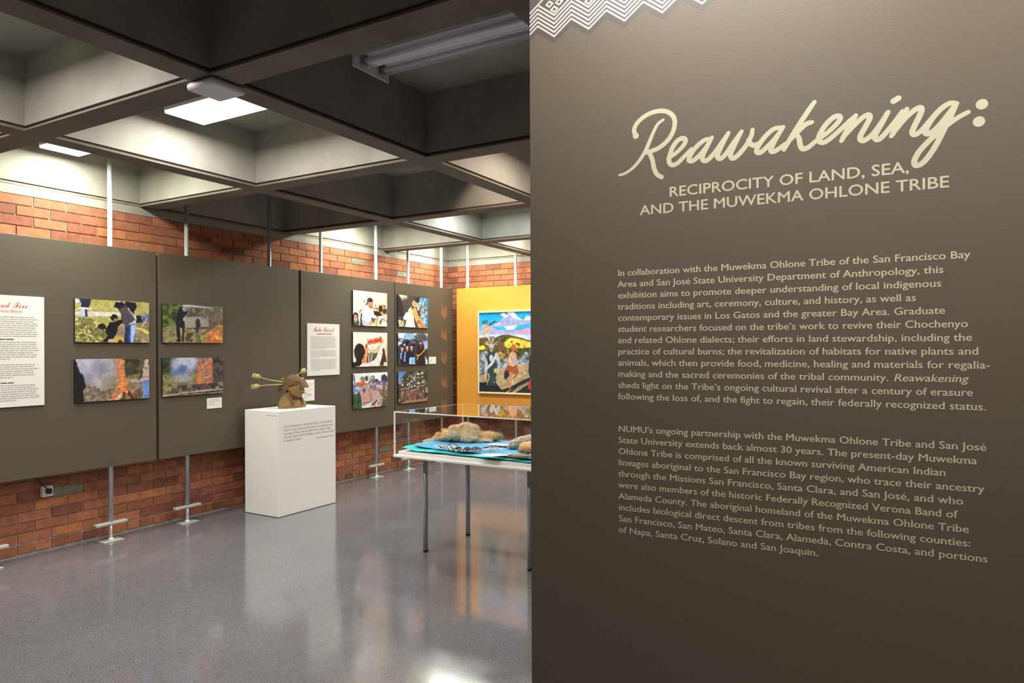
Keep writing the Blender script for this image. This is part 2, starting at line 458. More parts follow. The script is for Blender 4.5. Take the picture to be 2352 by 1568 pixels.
def glyphs(s, size, offset=0.0):
    """outlines of a line of text as (vertices, faces) in the text plane, z dropped"""
    cu = bpy.data.curves.new('t', 'FONT'); cu.body = s; cu.size = size; cu.offset = offset; cu.resolution_u = 3
    ob = bpy.data.objects.new('t', cu)
    dg = bpy.context.evaluated_depsgraph_get()
    me = bpy.data.meshes.new_from_object(ob, depsgraph=dg) if False else ob.to_mesh()
    V = np.empty(len(me.vertices)*3); me.vertices.foreach_get('co', V); V = V.reshape(-1, 3)[:, :2].copy()
    F = [tuple(p.vertices) for p in me.polygons]
    ob.to_mesh_clear(); bpy.data.objects.remove(ob); bpy.data.curves.remove(cu)
    return V, F

FLARE = (0.0, 0.47, 0.70, 0.735)
def flare(V, F):
    """adds small flared feet to the flat stem ends of a sans letterform (units of the type size)"""
    from collections import Counter
    cnt = Counter()
    for f in F:
        for i in range(len(f)):
            a, b_ = f[i], f[(i+1) % len(f)]; cnt[(min(a, b_), max(a, b_))] += 1
    out = []
    for (a, b_), n_ in cnt.items():
        if n_ != 1: continue
        (x0, y0), (x1, y1) = V[a], V[b_]
        if abs(y0-y1) > .004 or not .065 < abs(x1-x0) < .125: continue
        x0, x1 = min(x0, x1), max(x0, x1); y = y0
        if min(abs(y-t) for t in (0, .449, .682, -.23)) > .006: continue
        if y > .3: out.append([(x0-.040, y-.004), (x0, y+.004), (x0, y-.075), (x0-.008, y-.040), (x0-.036, y-.024)])
        else: out.append([(x0-.040, y), (x1+.040, y), (x1+.034, y+.022), (x1+.008, y+.050), (x1, y+.09), (x0, y+.09), (x0-.008, y+.050), (x0-.034, y+.022)])
    return out

def text_into(mb, s, place, x, y, size=None, width=None, style=SANS, offset=0.0, align='l', mi=0, soft=0.0, slant=0.0):
    """adds a line of text; place(x, y) maps the sign's plane to the world; accents are set by hand over the plain letter.
    soft > 0 sets a heavier, flared letter (the value is the half weight added, in type sizes)"""
    plain = s.replace('\u00e9', 'e').replace('\u0161', 's')
    V, F = glyphs(style(plain), size, offset*size)
    if len(V) == 0: return
    w = V[:, 0].max(); k = (width/w) if width else 1.0
    off = {'l': 0, 'c': -w*k/2, 'r': -w*k}[align]
    for li, (dx, dy) in enumerate(((-soft, 0), (soft, 0), (0, soft*.6), (0, -soft*.6)) if soft else ((0, 0),)):
        pl = (lambda a, q, li=li: tuple(Vector(place(a, q)) + Vector((0, -0.00004*li, 0)))) if soft else place
        b0 = len(mb.v)
        mb.v.extend(pl(x+off+(a+dx*size+slant*q)*k, y+q+dy*size) for a, q in V)
        for f in F: mb.f.append(tuple(b0+i for i in f)); mb.mi.append(mi); mb.sm.append(False)
    if soft:
        for p_ in flare(V/size, F):
            mb.poly([tuple(Vector(place(x+off+(a+slant*q)*size*k, y+q*size)) + Vector((0, -0.00020, 0))) for a, q in p_], mi)
    for i, ch in enumerate(s):
        if ch in '\u00e9\u0161':
            A = glyphs(style(plain[:i]), size, 0)[0]; B = glyphs(style(plain[:i+1]), size, 0)[0]
            x0 = (A[:, 0].max() + B[:, 0].max())/2 * k + off + x + 0.01*size
            h = 0.50*size; t = 0.035*size
            mb.poly([place(x0-t, y+h+0.02*size), place(x0+0.3*t, y+h+0.02*size), place(x0+0.14*size*k+t, y+h+0.17*size), place(x0+0.10*size*k-t, y+h+0.17*size)], mi)

def spline(pts, n=6):
    """a smooth pen path through pts"""
    P = [np.array(p) for p in pts]; Q = []
    for i in range(len(P)-1):
        p0, p1, p2, p3 = P[max(i-1, 0)], P[i], P[i+1], P[min(i+2, len(P)-1)]
        for k in range(n):
            t = k/n
            Q.append(0.5*((2*p1) + (-p0+p2)*t + (2*p0-5*p1+4*p2-p3)*t*t + (-p0+3*p1-3*p2+p3)*t**3))
    Q.append(P[-1])
    return Q

# ------------------------------------------------------------------ the text wall
PY, PD = 0.055651, 2.0
pc, ps = math.cos(PY), math.sin(PY)
def on_wall(lift):
    return lambda x, z: (x*pc + lift*ps, PD + x*ps - lift*pc, z)
W0, W1 = -1.058, 1.30
def slab(a, z0, z1, d0, d1):
    m = MB(); p, q = on_wall(-d0), on_wall(-d1)
    A = [p(a[0], z0), p(a[1], z0), p(a[1], z1), p(a[0], z1)]; B = [q(a[0], z0), q(a[1], z0), q(a[1], z1), q(a[0], z1)]
    m.quad(*A); m.quad(B[1], B[0], B[3], B[2])
    for i in range(4): m.quad(A[(i+1) % 4], A[i], B[i], B[(i+1) % 4])
    return m
tw = empty('exhibition_board', on_wall(0)(0, 0), 'large dark taupe exhibition wall carrying the cream title and two long text blocks', 'exhibition wall')
slab((W0, W1), 0.0, 2.86, 0.0, 0.09).build('board_core', M_PAINT, tw, bevel=0.002, segs=1)
STROKES = [[[-.7154,2.2209],[-.7204,2.2363],[-.7143,2.2534],[-.6967,2.2693],[-.6719,2.2801],[-.645,2.2826],[-.6232,2.2768],[-.6065,2.2628],[-.6008,2.2429],[-.6066,2.2162],[-.6235,2.1923],[-.6502,2.1753],[-.6807,2.1677]],[[-.6817,2.1698],[-.6733,2.1619],[-.666,2.1426],[-.6622,2.1229],[-.6544,2.1027],[-.6398,2.0914]],[[-.6344,2.2551],[-.65,2.2454],[-.6628,2.2242],[-.6742,2.1992],[-.6871,2.1719],[-.7046,2.1474],[-.7248,2.1279],[-.7476,2.1149],[-.7655,2.1116]],[[-.6203,2.1427],[-.5973,2.1555],[-.5783,2.172],[-.5702,2.1865],[-.5773,2.1945],[-.5924,2.1904],[-.6068,2.1734],[-.6155,2.1507],[-.6175,2.1318],[-.6079,2.1221],[-.5927,2.1264],[-.5737,2.143],[-.5539,2.1607]],[[-.5017,2.1817],[-.5154,2.1818],[-.5339,2.1707],[-.5502,2.1541],[-.5596,2.1389],[-.5606,2.1296],[-.5503,2.1273],[-.5317,2.14],[-.5132,2.161],[-.4985,2.1841]],[[-.4972,2.1857],[-.5123,2.1585],[-.5225,2.1379],[-.5225,2.1267],[-.5111,2.1234],[-.4905,2.1417],[-.4679,2.1711],[-.4526,2.192]],[[-.4526,2.192],[-.4634,2.1728],[-.476,2.1491],[-.4824,2.1314],[-.4752,2.1236],[-.4613,2.1333],[-.4411,2.1606],[-.4177,2.1911]],[[-.4177,2.1911],[-.4314,2.1661],[-.443,2.1425],[-.4475,2.1284],[-.4404,2.1201],[-.4258,2.1288],[-.406,2.1513],[-.3929,2.1744],[-.3894,2.1916]],[[-.4007,2.1651],[-.3938,2.1533],[-.3843,2.1484],[-.3714,2.1534]],[[-.3121,2.1863],[-.3331,2.1862],[-.3522,2.1732],[-.3693,2.1531],[-.3779,2.1385],[-.3775,2.1285],[-.3672,2.1281],[-.3501,2.1416],[-.329,2.1633],[-.313,2.1855]],[[-.3113,2.1875],[-.3269,2.163],[-.3387,2.1414],[-.3425,2.1294],[-.335,2.1252],[-.3198,2.1326],[-.306,2.1423]],[[-.2343,2.2417],[-.2464,2.2253],[-.2668,2.1955],[-.2832,2.1702],[-.2998,2.1437],[-.3094,2.1268]],[[-.2957,2.1489],[-.275,2.1699],[-.2554,2.1864],[-.2405,2.1898]],[[-.2783,2.1642],[-.2718,2.1509],[-.2694,2.1352],[-.2638,2.1235],[-.25,2.1251],[-.2286,2.1415]],[[-.2286,2.1406],[-.2067,2.1549],[-.183,2.1753],[-.1736,2.1889],[-.1775,2.1964],[-.1908,2.1937],[-.2086,2.1769],[-.2218,2.1549],[-.2242,2.14],[-.2159,2.1332],[-.2028,2.1371],[-.1792,2.1553],[-.1519,2.1797],[-.1396,2.1897]],[[-.1373,2.1919],[-.1497,2.1704],[-.1629,2.1466],[-.1707,2.1314]],[[-.1668,2.1394],[-.1482,2.1595],[-.1252,2.1816],[-.1093,2.1889],[-.1055,2.1799],[-.1158,2.159],[-.1264,2.1393],[-.1265,2.1283],[-.117,2.1257],[-.0989,2.1389],[-.0764,2.17],[-.066,2.1885]],[[-.0645,2.1892],[-.0757,2.1678],[-.0888,2.1446],[-.0944,2.1306],[-.0885,2.1231],[-.0765,2.1303],[-.0544,2.1563],[-.0331,2.1864]],[[-.0524,2.2147],[-.0421,2.2201]],[[-.0234,2.1902],[-.0354,2.168],[-.0482,2.145],[-.0574,2.1276]],[[-.0526,2.1352],[-.0325,2.1614],[-.0126,2.1811],[.0028,2.1894],[.0081,2.1832],[.0016,2.1645],[-.0084,2.1434],[-.012,2.1303],[-.0067,2.1242],[.0069,2.1321],[.0281,2.1585]],[[.0784,2.1883],[.0664,2.1898],[.0491,2.1796],[.0316,2.16],[.0193,2.1394],[.0161,2.1263],[.0231,2.1229],[.0386,2.1325],[.0594,2.1578],[.0784,2.1851]],[[.0812,2.1874],[.0732,2.1678],[.0594,2.1376],[.0454,2.1071],[.0314,2.0805],[.0155,2.0581],[.0031,2.0485],[-.0069,2.0501],[-.0069,2.0629],[.0032,2.0822],[.0245,2.1059],[.0525,2.1305],[.08,2.1506],[.1045,2.1629]]]

CELL = 0.0010
GX0, GZ0, GNX, GNZ = -0.785, 2.03, 950, 270
gxx, gzz = GX0 + CELL*np.arange(GNX+1), GZ0 + CELL*np.arange(GNZ+1)
SD = np.full((GNZ+1, GNX+1), 1.0)                # signed distance to the brush strokes, their union is one flat shape
def brush(p, q, hp, hq):
    m_ = 0.03
    i0, i1 = np.searchsorted(gxx, (min(p[0], q[0])-m_, max(p[0], q[0])+m_)); j0, j1 = np.searchsorted(gzz, (min(p[1], q[1])-m_, max(p[1], q[1])+m_))
    X, Z = np.meshgrid(gxx[i0:i1], gzz[j0:j1]); dx, dz = q[0]-p[0], q[1]-p[1]
    t = np.clip(((X-p[0])*dx+(Z-p[1])*dz)/(dx*dx+dz*dz+1e-12), 0, 1)
    SD[j0:j1, i0:i1] = np.minimum(SD[j0:j1, i0:i1], np.hypot(X-p[0]-t*dx, Z-p[1]-t*dz) - (hp*(1-t)+hq*t))
for k_, s_ in enumerate(STROKES):
    if k_ == 2: h_ = lambda t: 0.0060 - 0.0022*abs(2*t-0.9)
    elif k_ in (0, 1): h_ = lambda t: 0.0066
    elif k_ == 18: h_ = lambda t: 0.0072
    else: h_ = lambda t: 0.0068 - 0.0014*abs(2*t-1)**3
    Q = spline(s_)
    for i_ in range(len(Q)-1): brush(Q[i_], Q[i_+1], h_(i_/(len(Q)-1)), h_((i_+1)/(len(Q)-1)))
    if k_ == 0: brush(s_[0], s_[0], 0.0092, 0.0092)
for p_ in ((0.1323, 2.1772), (0.1262, 2.1369)): brush(p_, p_, 0.0125, 0.0125)
tb = MB(); P0 = on_wall(0.0004)
IN = SD < 0
for j_ in range(GNZ):
    full = IN[j_, :-1] & IN[j_, 1:] & IN[j_+1, :-1] & IN[j_+1, 1:]
    some = (IN[j_, :-1] | IN[j_, 1:] | IN[j_+1, :-1] | IN[j_+1, 1:]) & ~full
    d_ = np.diff(np.concatenate(([0], full.astype(int), [0])))
    for a_, b_ in zip(np.where(d_ == 1)[0], np.where(d_ == -1)[0]):
        tb.quad(P0(gxx[a_], gzz[j_]), P0(gxx[b_], gzz[j_]), P0(gxx[b_], gzz[j_+1]), P0(gxx[a_], gzz[j_+1]))
    for i_ in np.where(some)[0]:
        cs = [(i_, j_), (i_+1, j_), (i_+1, j_+1), (i_, j_+1)]; out = []
        for (ia, ja), (ib, jb) in zip(cs, cs[1:]+cs[:1]):
            va, vb = SD[ja, ia], SD[jb, ib]
            if va < 0: out.append((gxx[ia], gzz[ja]))
            if (va < 0) != (vb < 0):
                t = va/(va-vb); out.append((gxx[ia]+(gxx[ib]-gxx[ia])*t, gzz[ja]+(gzz[jb]-gzz[ja])*t))
        if len(out) > 2: tb.poly([P0(*o_) for o_ in out])
tag(tb.build('title_lettering', M_CREAM, tw), 'cream brush script title')
tb = MB(); P0 = on_wall(0.0003)
for i_, (dx, dz) in enumerate(((-.0006, 0), (.0006, 0), (0, -.0006), (0, .0006), (0, 0))):
    P0 = on_wall(0.0003 + 0.00004*i_)
    text_into(tb, 'RECIPROCITY OF LAND, SEA,', P0, -0.6192+dx, 2.0325+dz, 0.0405, 0.599, SANS)
    text_into(tb, 'AND THE MUWEKMA OHLONE TRIBE', P0, -0.7037+dx, 1.9874+dz, 0.0405, 0.7685, SANS)
P0 = on_wall(0.0003)
tag(tb.build('subtitle_lettering', M_CREAM, tw), 'cream capital subtitle')
PARA = [(1.8133, [('In collaboration with the Muwekma Ohlone Tribe of the San Francisco Bay', .1079), ('Area and San Jos\u00e9 State University Department of Anthropology, this', .0525),
 ('exhibition aims to promote deeper understanding of local indigenous', .0479), ('traditions including art, ceremony, culture, and history, as well as', -.0057),
 ('contemporary issues in Los Gatos and the greater Bay Area. Graduate', .0557), ('student researchers focused on the tribe\u2019s work to revive their Chochenyo', .1024),
 ('and related Ohlone dialects; their efforts in land stewardship, including the', .1107), ('practice of cultural burns; the revitalization of habitats for native plants and', .123),
 ('animals, which then provide food, medicine, healing and materials for regalia-', .1464), ('making and the sacred ceremonies of the tribal community.', -.0665),
 ('sheds light on the Tribe\u2019s ongoing cultural revival after a century of erasure', .112), ('following the loss of, and the fight to regain, their federally recognized status.', .1379)]),
 (1.3527, [('NUMU\u2019s ongoing partnership with the Muwekma Ohlone Tribe and San Jos\u00e9', .1383), ('State University extends back almost 30 years. The present-day Muwekma', .1199),
 ('Ohlone Tribe is comprised of all the known surviving American Indian', .0552), ('lineages aboriginal to the San Francisco Bay region, who trace their ancestry', .1347),
 ('through the Missions San Francisco, Santa Clara, and San Jos\u00e9, and who', .0917), ('were also members of the historic Federally Recognized Verona Band of', .0807),
 ('Alameda County. The aboriginal homeland of the Muwekma Ohlone Tribe', .1027), ('includes biological direct descent from tribes from the following counties:', .1059),
 ('San Francisco, San Mateo, Santa Clara, Alameda, Contra Costa, and portions', .1402), ('of Napa, Santa Cruz, Solano and San Joaquin.', -.2299)])]
for z_, lines in PARA:
    tb = MB()
    for i_, (s_, xe) in enumerate(lines):
        text_into(tb, s_, P0, -0.772, z_ - 0.03313*i_, 0.0262, xe+0.772, SANS, soft=0.012)
        if s_.startswith('making'):
            text_into(tb, 'Reawakening', P0, -0.0551, z_ - 0.03313*i_, 0.0262, 0.157, SANS, soft=0.012, slant=0.2)
    tag(tb.build('text_block', M_CREAM2, tw), 'pale olive body text block')

# stitched zigzag border in the wall's top corner
PER, ZV = 0.1128, 2.5605
SL = 0.0432/(PER*0.5)
def zig(x):                    # 0 at valleys, 0.0432 at peaks
    t = ((x + 0.9736)/PER) % 1.0
    return 0.0432*(1 - abs(2*t-1))
XE = -0.10
bg = MB()
nx = 180
xs_ = [W0 + (XE-W0)*i/nx for i in range(nx+1)]
xs_ = sorted(set(xs_ + [-0.9736 + PER*0.5*k for k in range(-1, 17) if W0 < -0.9736 + PER*0.5*k < XE]))
PB = on_wall(0.0002)
for a_, q_ in zip(xs_[:-1], xs_[1:]):
    bg.quad(PB(a_, ZV-0.017+zig(a_)), PB(q_, ZV-0.017+zig(q_)), PB(q_, 2.85), PB(a_, 2.85))
tag(bg.build('border_ground', M_PATTERN_BG, tw), 'mauve taupe zigzag ground')
zz = MB(); PZ = on_wall(0.0004)
def ribbon(x0, x1, f, h=0.0033):
    n = max(2, int(abs(x1-x0)/0.0021)); j = [0.0006, -0.0006]
    X = [x0+(x1-x0)*i/n for i in range(n+1)]
    for i in range(n):
        a_, q_ = X[i], X[i+1]; d_ = j[i % 2]
        zz.quad(PZ(a_, f(a_)-h+d_), PZ(q_, f(q_)-h+d_), PZ(q_, f(q_)+h+d_), PZ(a_, f(a_)+h+d_))
for k in range(6):
    ribbon(W0, XE, lambda x, k=k: ZV + 0.0040 + 0.0131*k + zig(x))
ztop = ZV + 0.0040 + 0.0131*5
for k in range(6):
    ribbon(W0, XE, lambda x, k=k: 2.846 - 0.0131*k - zig(x + PER*0.5) )
zc = ztop + 0.0385                       # diamonds sit over each valley of the top line
for k in range(-1, 9):
    xv = -0.9736 + PER*k
    for dx, dz in ((0, -0.019), (-0.0162, 0.0), (0.0162, 0.0), (0, 0.019)):
        q_ = [(xv+dx, zc-0.0012+dz-0.0118), (xv+dx+0.0148, zc-0.0012+dz), (xv+dx, zc-0.0012+dz+0.0118), (xv+dx-0.0148, zc-0.0012+dz)]
        if q_[3][0] < W0: continue
        c_ = (xv+dx, zc-0.0012+dz)
        for i in range(4):
            a_, b_ = q_[i], q_[(i+1) % 4]
            ia = (c_[0]+(a_[0]-c_[0])*0.45, c_[1]+(a_[1]-c_[1])*0.45); ib = (c_[0]+(b_[0]-c_[0])*0.45, c_[1]+(b_[1]-c_[1])*0.45)
            zz.quad(PZ(*a_), PZ(*b_), PZ(*ib), PZ(*ia))
    # crossing lines that rise from each peak
    xp = xv + PER*0.5
    for sgn in (-1, 1):
        x_a, x_b = xp, xp + sgn*PER*0.5
        if min(x_a, x_b) > W0 - 0.001:
            ribbon(min(x_a, x_b), max(x_a, x_b), lambda x, xp=xp: ztop + 0.0432 + (abs(x-xp))*SL)
tag(zz.build('zigzag_border', M_PATTERN, tw), 'white stitched zigzag border')

# ------------------------------------------------------------------ taupe display panels along the brick wall
PXF = -5.80
PZ0, PZ1 = 0.631, 2.458
PANELS = [(-0.80, 2.145, 'dark taupe display panel beyond the left edge beside the red titled text board'),
          (2.15, 3.772, 'dark taupe display panel at the left with a text board and two stacked photos'),
          (3.797, 5.416, 'dark taupe display panel behind the white pedestal with the fire photos on its left'),
          (5.444, 7.014, 'dark taupe display panel with the script titled text sheet and three stacked photos'),
          (7.034, 8.312, 'dark taupe display panel by the corner with orange feather marks down its right side')]
pan = []
for i_, (a_, q_, l_) in enumerate(PANELS):
    e = empty('display_board', (PXF-0.02, (a_+q_)/2, PZ0), l_, 'display panel', 'taupe display panels on the brick wall')
    m = MB(); m.box((PXF-0.042, a_, PZ0), (PXF, q_, PZ1)); m.build('board_core', M_PAINT, e, bevel=0.002, segs=1)
    pan.append(e)
# printed feather marks on the panel by the corner
for k_, (zt, zb_) in enumerate(((2.244, 2.016), (1.905, 1.702), (1.591, 1.375), (1.234, 1.03), (0.907, 0.679))):
    d = MB(); Q = lambda y, z: (PXF+0.0012, y, z)
    for j_ in range(4):
        y0 = 8.040 + 0.035*j_
        up = (0.0, 0.055, 0.045, 0.028)[j_]; lo = ((0.045, 0.02, 0.0, 0.05) if k_ % 2 == 0 else (0.05, 0.02, 0.035, 0.0))[j_]
        top, bot = zt-up, zb_+lo
        d.poly([Q(y0+0.003, top), Q(y0-0.001, bot+0.07), Q(y0-0.004, bot+0.02), Q(y0+0.0055, bot), Q(y0+0.015, bot+0.02), Q(y0+0.012, bot+0.07), Q(y0+0.008, top)][::-1])
    d.build('feather_mark', mat('burnt_orange_vinyl', rgb(176, 112, 72), rough=0.5), pan[-1])

# the orange panel on the back wall and the framed painting
OY = 8.30
e = empty('display_board', (-4.5, OY+0.02, PZ0), 'bright orange display panel on the back wall behind the framed painting', 'display panel')
m = MB(); m.box((-5.722, OY, PZ0), (-3.05, OY+0.060, PZ1)); m.build('board_core', M_ORANGE, e, bevel=0.002, segs=1)

# ------------------------------------------------------------------ steel support poles
def pole(x, y, ztop, along, label):
    e = empty('support_pole', (x, y, 0), label, 'pole', 'steel poles that carry the display panels')
    m = MB(); m.tube([(x, y, 0.145), (x, y, ztop)], 0.0195, 16); m.build('tube', M_STEEL, e)
    m = MB(); m.tube([(x, y, 0.004), (x, y, 0.15)], 0.0125, 14); m.build('threaded_foot', M_BRIGHT, e)
    a = Vector(along); n = Vector((-a.y, a.x, 0))
    m = MB(); m.obox((x, y, 0.150), a*0.132, n*0.022, (0, 0, 0.011)); m.build('handle_bar', M_BRIGHT, e, bevel=0.004)
    m = MB(); m.obox((x, y, 0.004), a*0.085, n*0.05, (0, 0, 0.004)); m.tube([(x, y, 0.008), (x, y, 0.022), (x, y, 0.03)], [0.03, 0.022, 0.014], 18); m.build('base_plate', M_BRIGHT, e, bevel=0.002, segs=1)
    return e
PX = -5.862
for y_, l_ in ((2.50, 'steel pole at the left edge of the picture, only its foot bar in view'), (3.402, 'steel pole in front of the bricks just right of the wall outlet'),
               (4.113, 'steel pole half shaded between the wall outlet pole and the pedestal'), (5.07, 'steel pole standing behind the white pedestal in the shadow of the dark coffer'),
               (5.80, 'steel pole above the script titled text sheet'), (6.733, 'steel pole rising behind the three stacked photos to the right of the pedestal'),
               (7.370, 'steel pole behind the photos seen through the left end of the clear case'), (8.12, 'last steel pole of the brick side wall, nearest the corner')):
    pole(PX, y_, ZR-0.002, (0, 1, 0), l_)
for x_, l_ in ((-5.583, 'steel pole at the left end of the orange panel'), (-4.793, 'steel pole above the framed painting beside the text wall edge')):
    pole(x_, 8.38, ZR-0.002, (1, 0, 0), l_)

# ------------------------------------------------------------------ printed pictures (colour fields computed per print)
class Pic:
    """a small picture painted by code: x right, y down, both 0..1; colours are sRGB"""
    def __init__(s, w, h, base, wob=0.5):
        s.w, s.h = w, h
        s.a = np.ones((h*2, w*2, 3))*np.array(base, float)
        s.X, s.Y = np.meshgrid((np.arange(w*2)+.5)/(w*2), (np.arange(h*2)+.5)/(h*2))
        fx = [s.octave(n_, n_, 40+n_) for n_ in (7, 18, 45)]; fy = [s.octave(n_, n_, 90+n_) for n_ in (7, 18, 45)]
        s.X = s.X + wob*.030*(fx[0]-.5) + wob*.026*(fx[1]-.5) + wob*.016*(fx[2]-.5)
        s.Y = s.Y + wob*.030*(fy[0]-.5) + wob*.026*(fy[1]-.5) + wob*.016*(fy[2]-.5)
    def put(s, m, col, al=1.0):
        m = (m*al)[..., None]; s.a = s.a*(1-m) + np.array(col, float)*m
    def inside(s, pts):
        m = np.zeros(s.X.shape, bool); n = len(pts)
        for i in range(n):
            (x0, y0), (x1, y1) = pts[i], pts[(i+1) % n]
            if y0 == y1: continue
            m ^= ((y0 > s.Y) != (y1 > s.Y)) & (s.X < (x1-x0)*(s.Y-y0)/(y1-y0)+x0)
        return m.astype(float)
    def poly(s, pts, col, al=1.0): s.put(s.inside(pts), col, al); return s
    def ell(s, x, y, rx, ry, col, al=1.0, rot=0.0, soft=0.0):
        c, q = math.cos(rot), math.sin(rot); asp = s.h/s.w
        dx, dy = s.X-x, (s.Y-y)*asp
        d = np.hypot((dx*c+dy*q)/rx, (-dx*q+dy*c)/(ry*asp))
        s.put(np.clip((1-d)/soft+0.5, 0, 1) if soft else (d < 1).astype(float), col, al); return s
    def line(s, pts, wd, col, al=1.0):
        for (x0, y0), (x1, y1) in zip(pts[:-1], pts[1:]):
            t = np.clip(((s.X-x0)*(x1-x0)+(s.Y-y0)*(y1-y0))/((x1-x0)**2+(y1-y0)**2+1e-9), 0, 1)
            s.put((np.hypot(s.X-x0-t*(x1-x0), (s.Y-y0-t*(y1-y0))*s.h/s.w) < wd).astype(float), col, al)
        return s
    def octave(s, nx, ny, seed):
        r = np.random.RandomState(seed); tab = r.rand(ny*2+8, nx*2+8); a = 0.5+r.rand()
        u, v = (s.X-.5)*nx, (s.Y-.5)*ny; u, v = u*math.cos(a)-v*math.sin(a)+nx, u*math.sin(a)+v*math.cos(a)+ny
        i, j = np.floor(u).astype(int), np.floor(v).astype(int); fu, fv = u-i, v-j
        i, j = i % (nx*2+7), j % (ny*2+7); fu, fv = fu*fu*(3-2*fu), fv*fv*(3-2*fv)
        return (tab[j, i]*(1-fu)+tab[j, i+1]*fu)*(1-fv) + (tab[j+1, i]*(1-fu)+tab[j+1, i+1]*fu)*fv
    def field(s, nx, ny, seed):
        """smooth random field about 0..1, two octaves"""
        nx, ny = max(2, int(nx*.7)), max(2, int(ny*.7))
        return .5 + 1.05*(.6*s.octave(nx, ny, seed) + .4*s.octave(nx*2, ny*2, seed+501) - .5)
    def speck(s, pts, cols, nx, ny, seed, thr=0.55, al=1.0):
        """patches of several colours inside a polygon"""
        m = s.inside(pts)
        for k, c in enumerate(cols):
            s.put(m*np.clip((s.field(nx, ny, seed+k)-thr)*6+.1, 0, 1), c, al)
        return s
    def fade(s, pts, c0, c1):
        m = s.inside(pts); ys = [p[1] for p in pts]; t = np.clip((s.Y-min(ys))/(max(ys)-min(ys)), 0, 1)[..., None]
        m = m[..., None]; s.a = s.a*(1-m) + (np.array(c0)*(1-t)+np.array(c1)*t)*m; return s
    def colours(s):
        f = s.octave(s.w//2, s.h//2, 5)[..., None]; g = s.octave(s.w//6, s.h//6, 6)[..., None]
        a = np.clip(s.a*(1+(f-0.5)*0.14+(g-0.5)*0.12) + (f-0.5)*8, 0, 255)
        a = a.reshape(s.h, 2, s.w, 2, 3).mean((1, 3))
        return s2l(a)

ALL = [(0, 0), (1, 0), (1, 1), (0, 1)]
def print_mesh(name, pic, at, parent):
    """at(u, v): a point of the picture's plane, u right and v down"""
    m = MB(); c = pic.colours(); h, w = c.shape[:2]; cols = []
    m.grid([[at(j/(w-1), i/(h-1)) for j in range(w)] for i in range(h)], smooth=False)
    m.f = [f[::-1] for f in m.f]
    m.col = c.reshape(-1, 3)
    return m.build(name, M_PRINT, parent)

def crowd(p, n, x0, x1, y0, y1, cols, seed, heads=(150, 110, 85)):
    r = np.random.RandomState(seed)
    for i in range(n):
        x = x0+(x1-x0)*(i+r.rand()*0.6)/n; y = y0+(y1-y0)*r.rand()
        c = cols[r.randint(len(cols))]; w = 0.035+0.03*r.rand()
        p.poly([(x-w, y+0.10), (x-w*0.5, y+0.05), (x+w*0.5, y+0.05), (x+w, y+0.10), (x+w*1.2, y+0.5), (x-w*1.2, y+0.5)], c)
        p.ell(x, y+0.02, w*0.55, 0.04, heads); p.ell(x, y-0.005, w*0.6, 0.03, (40, 34, 32))

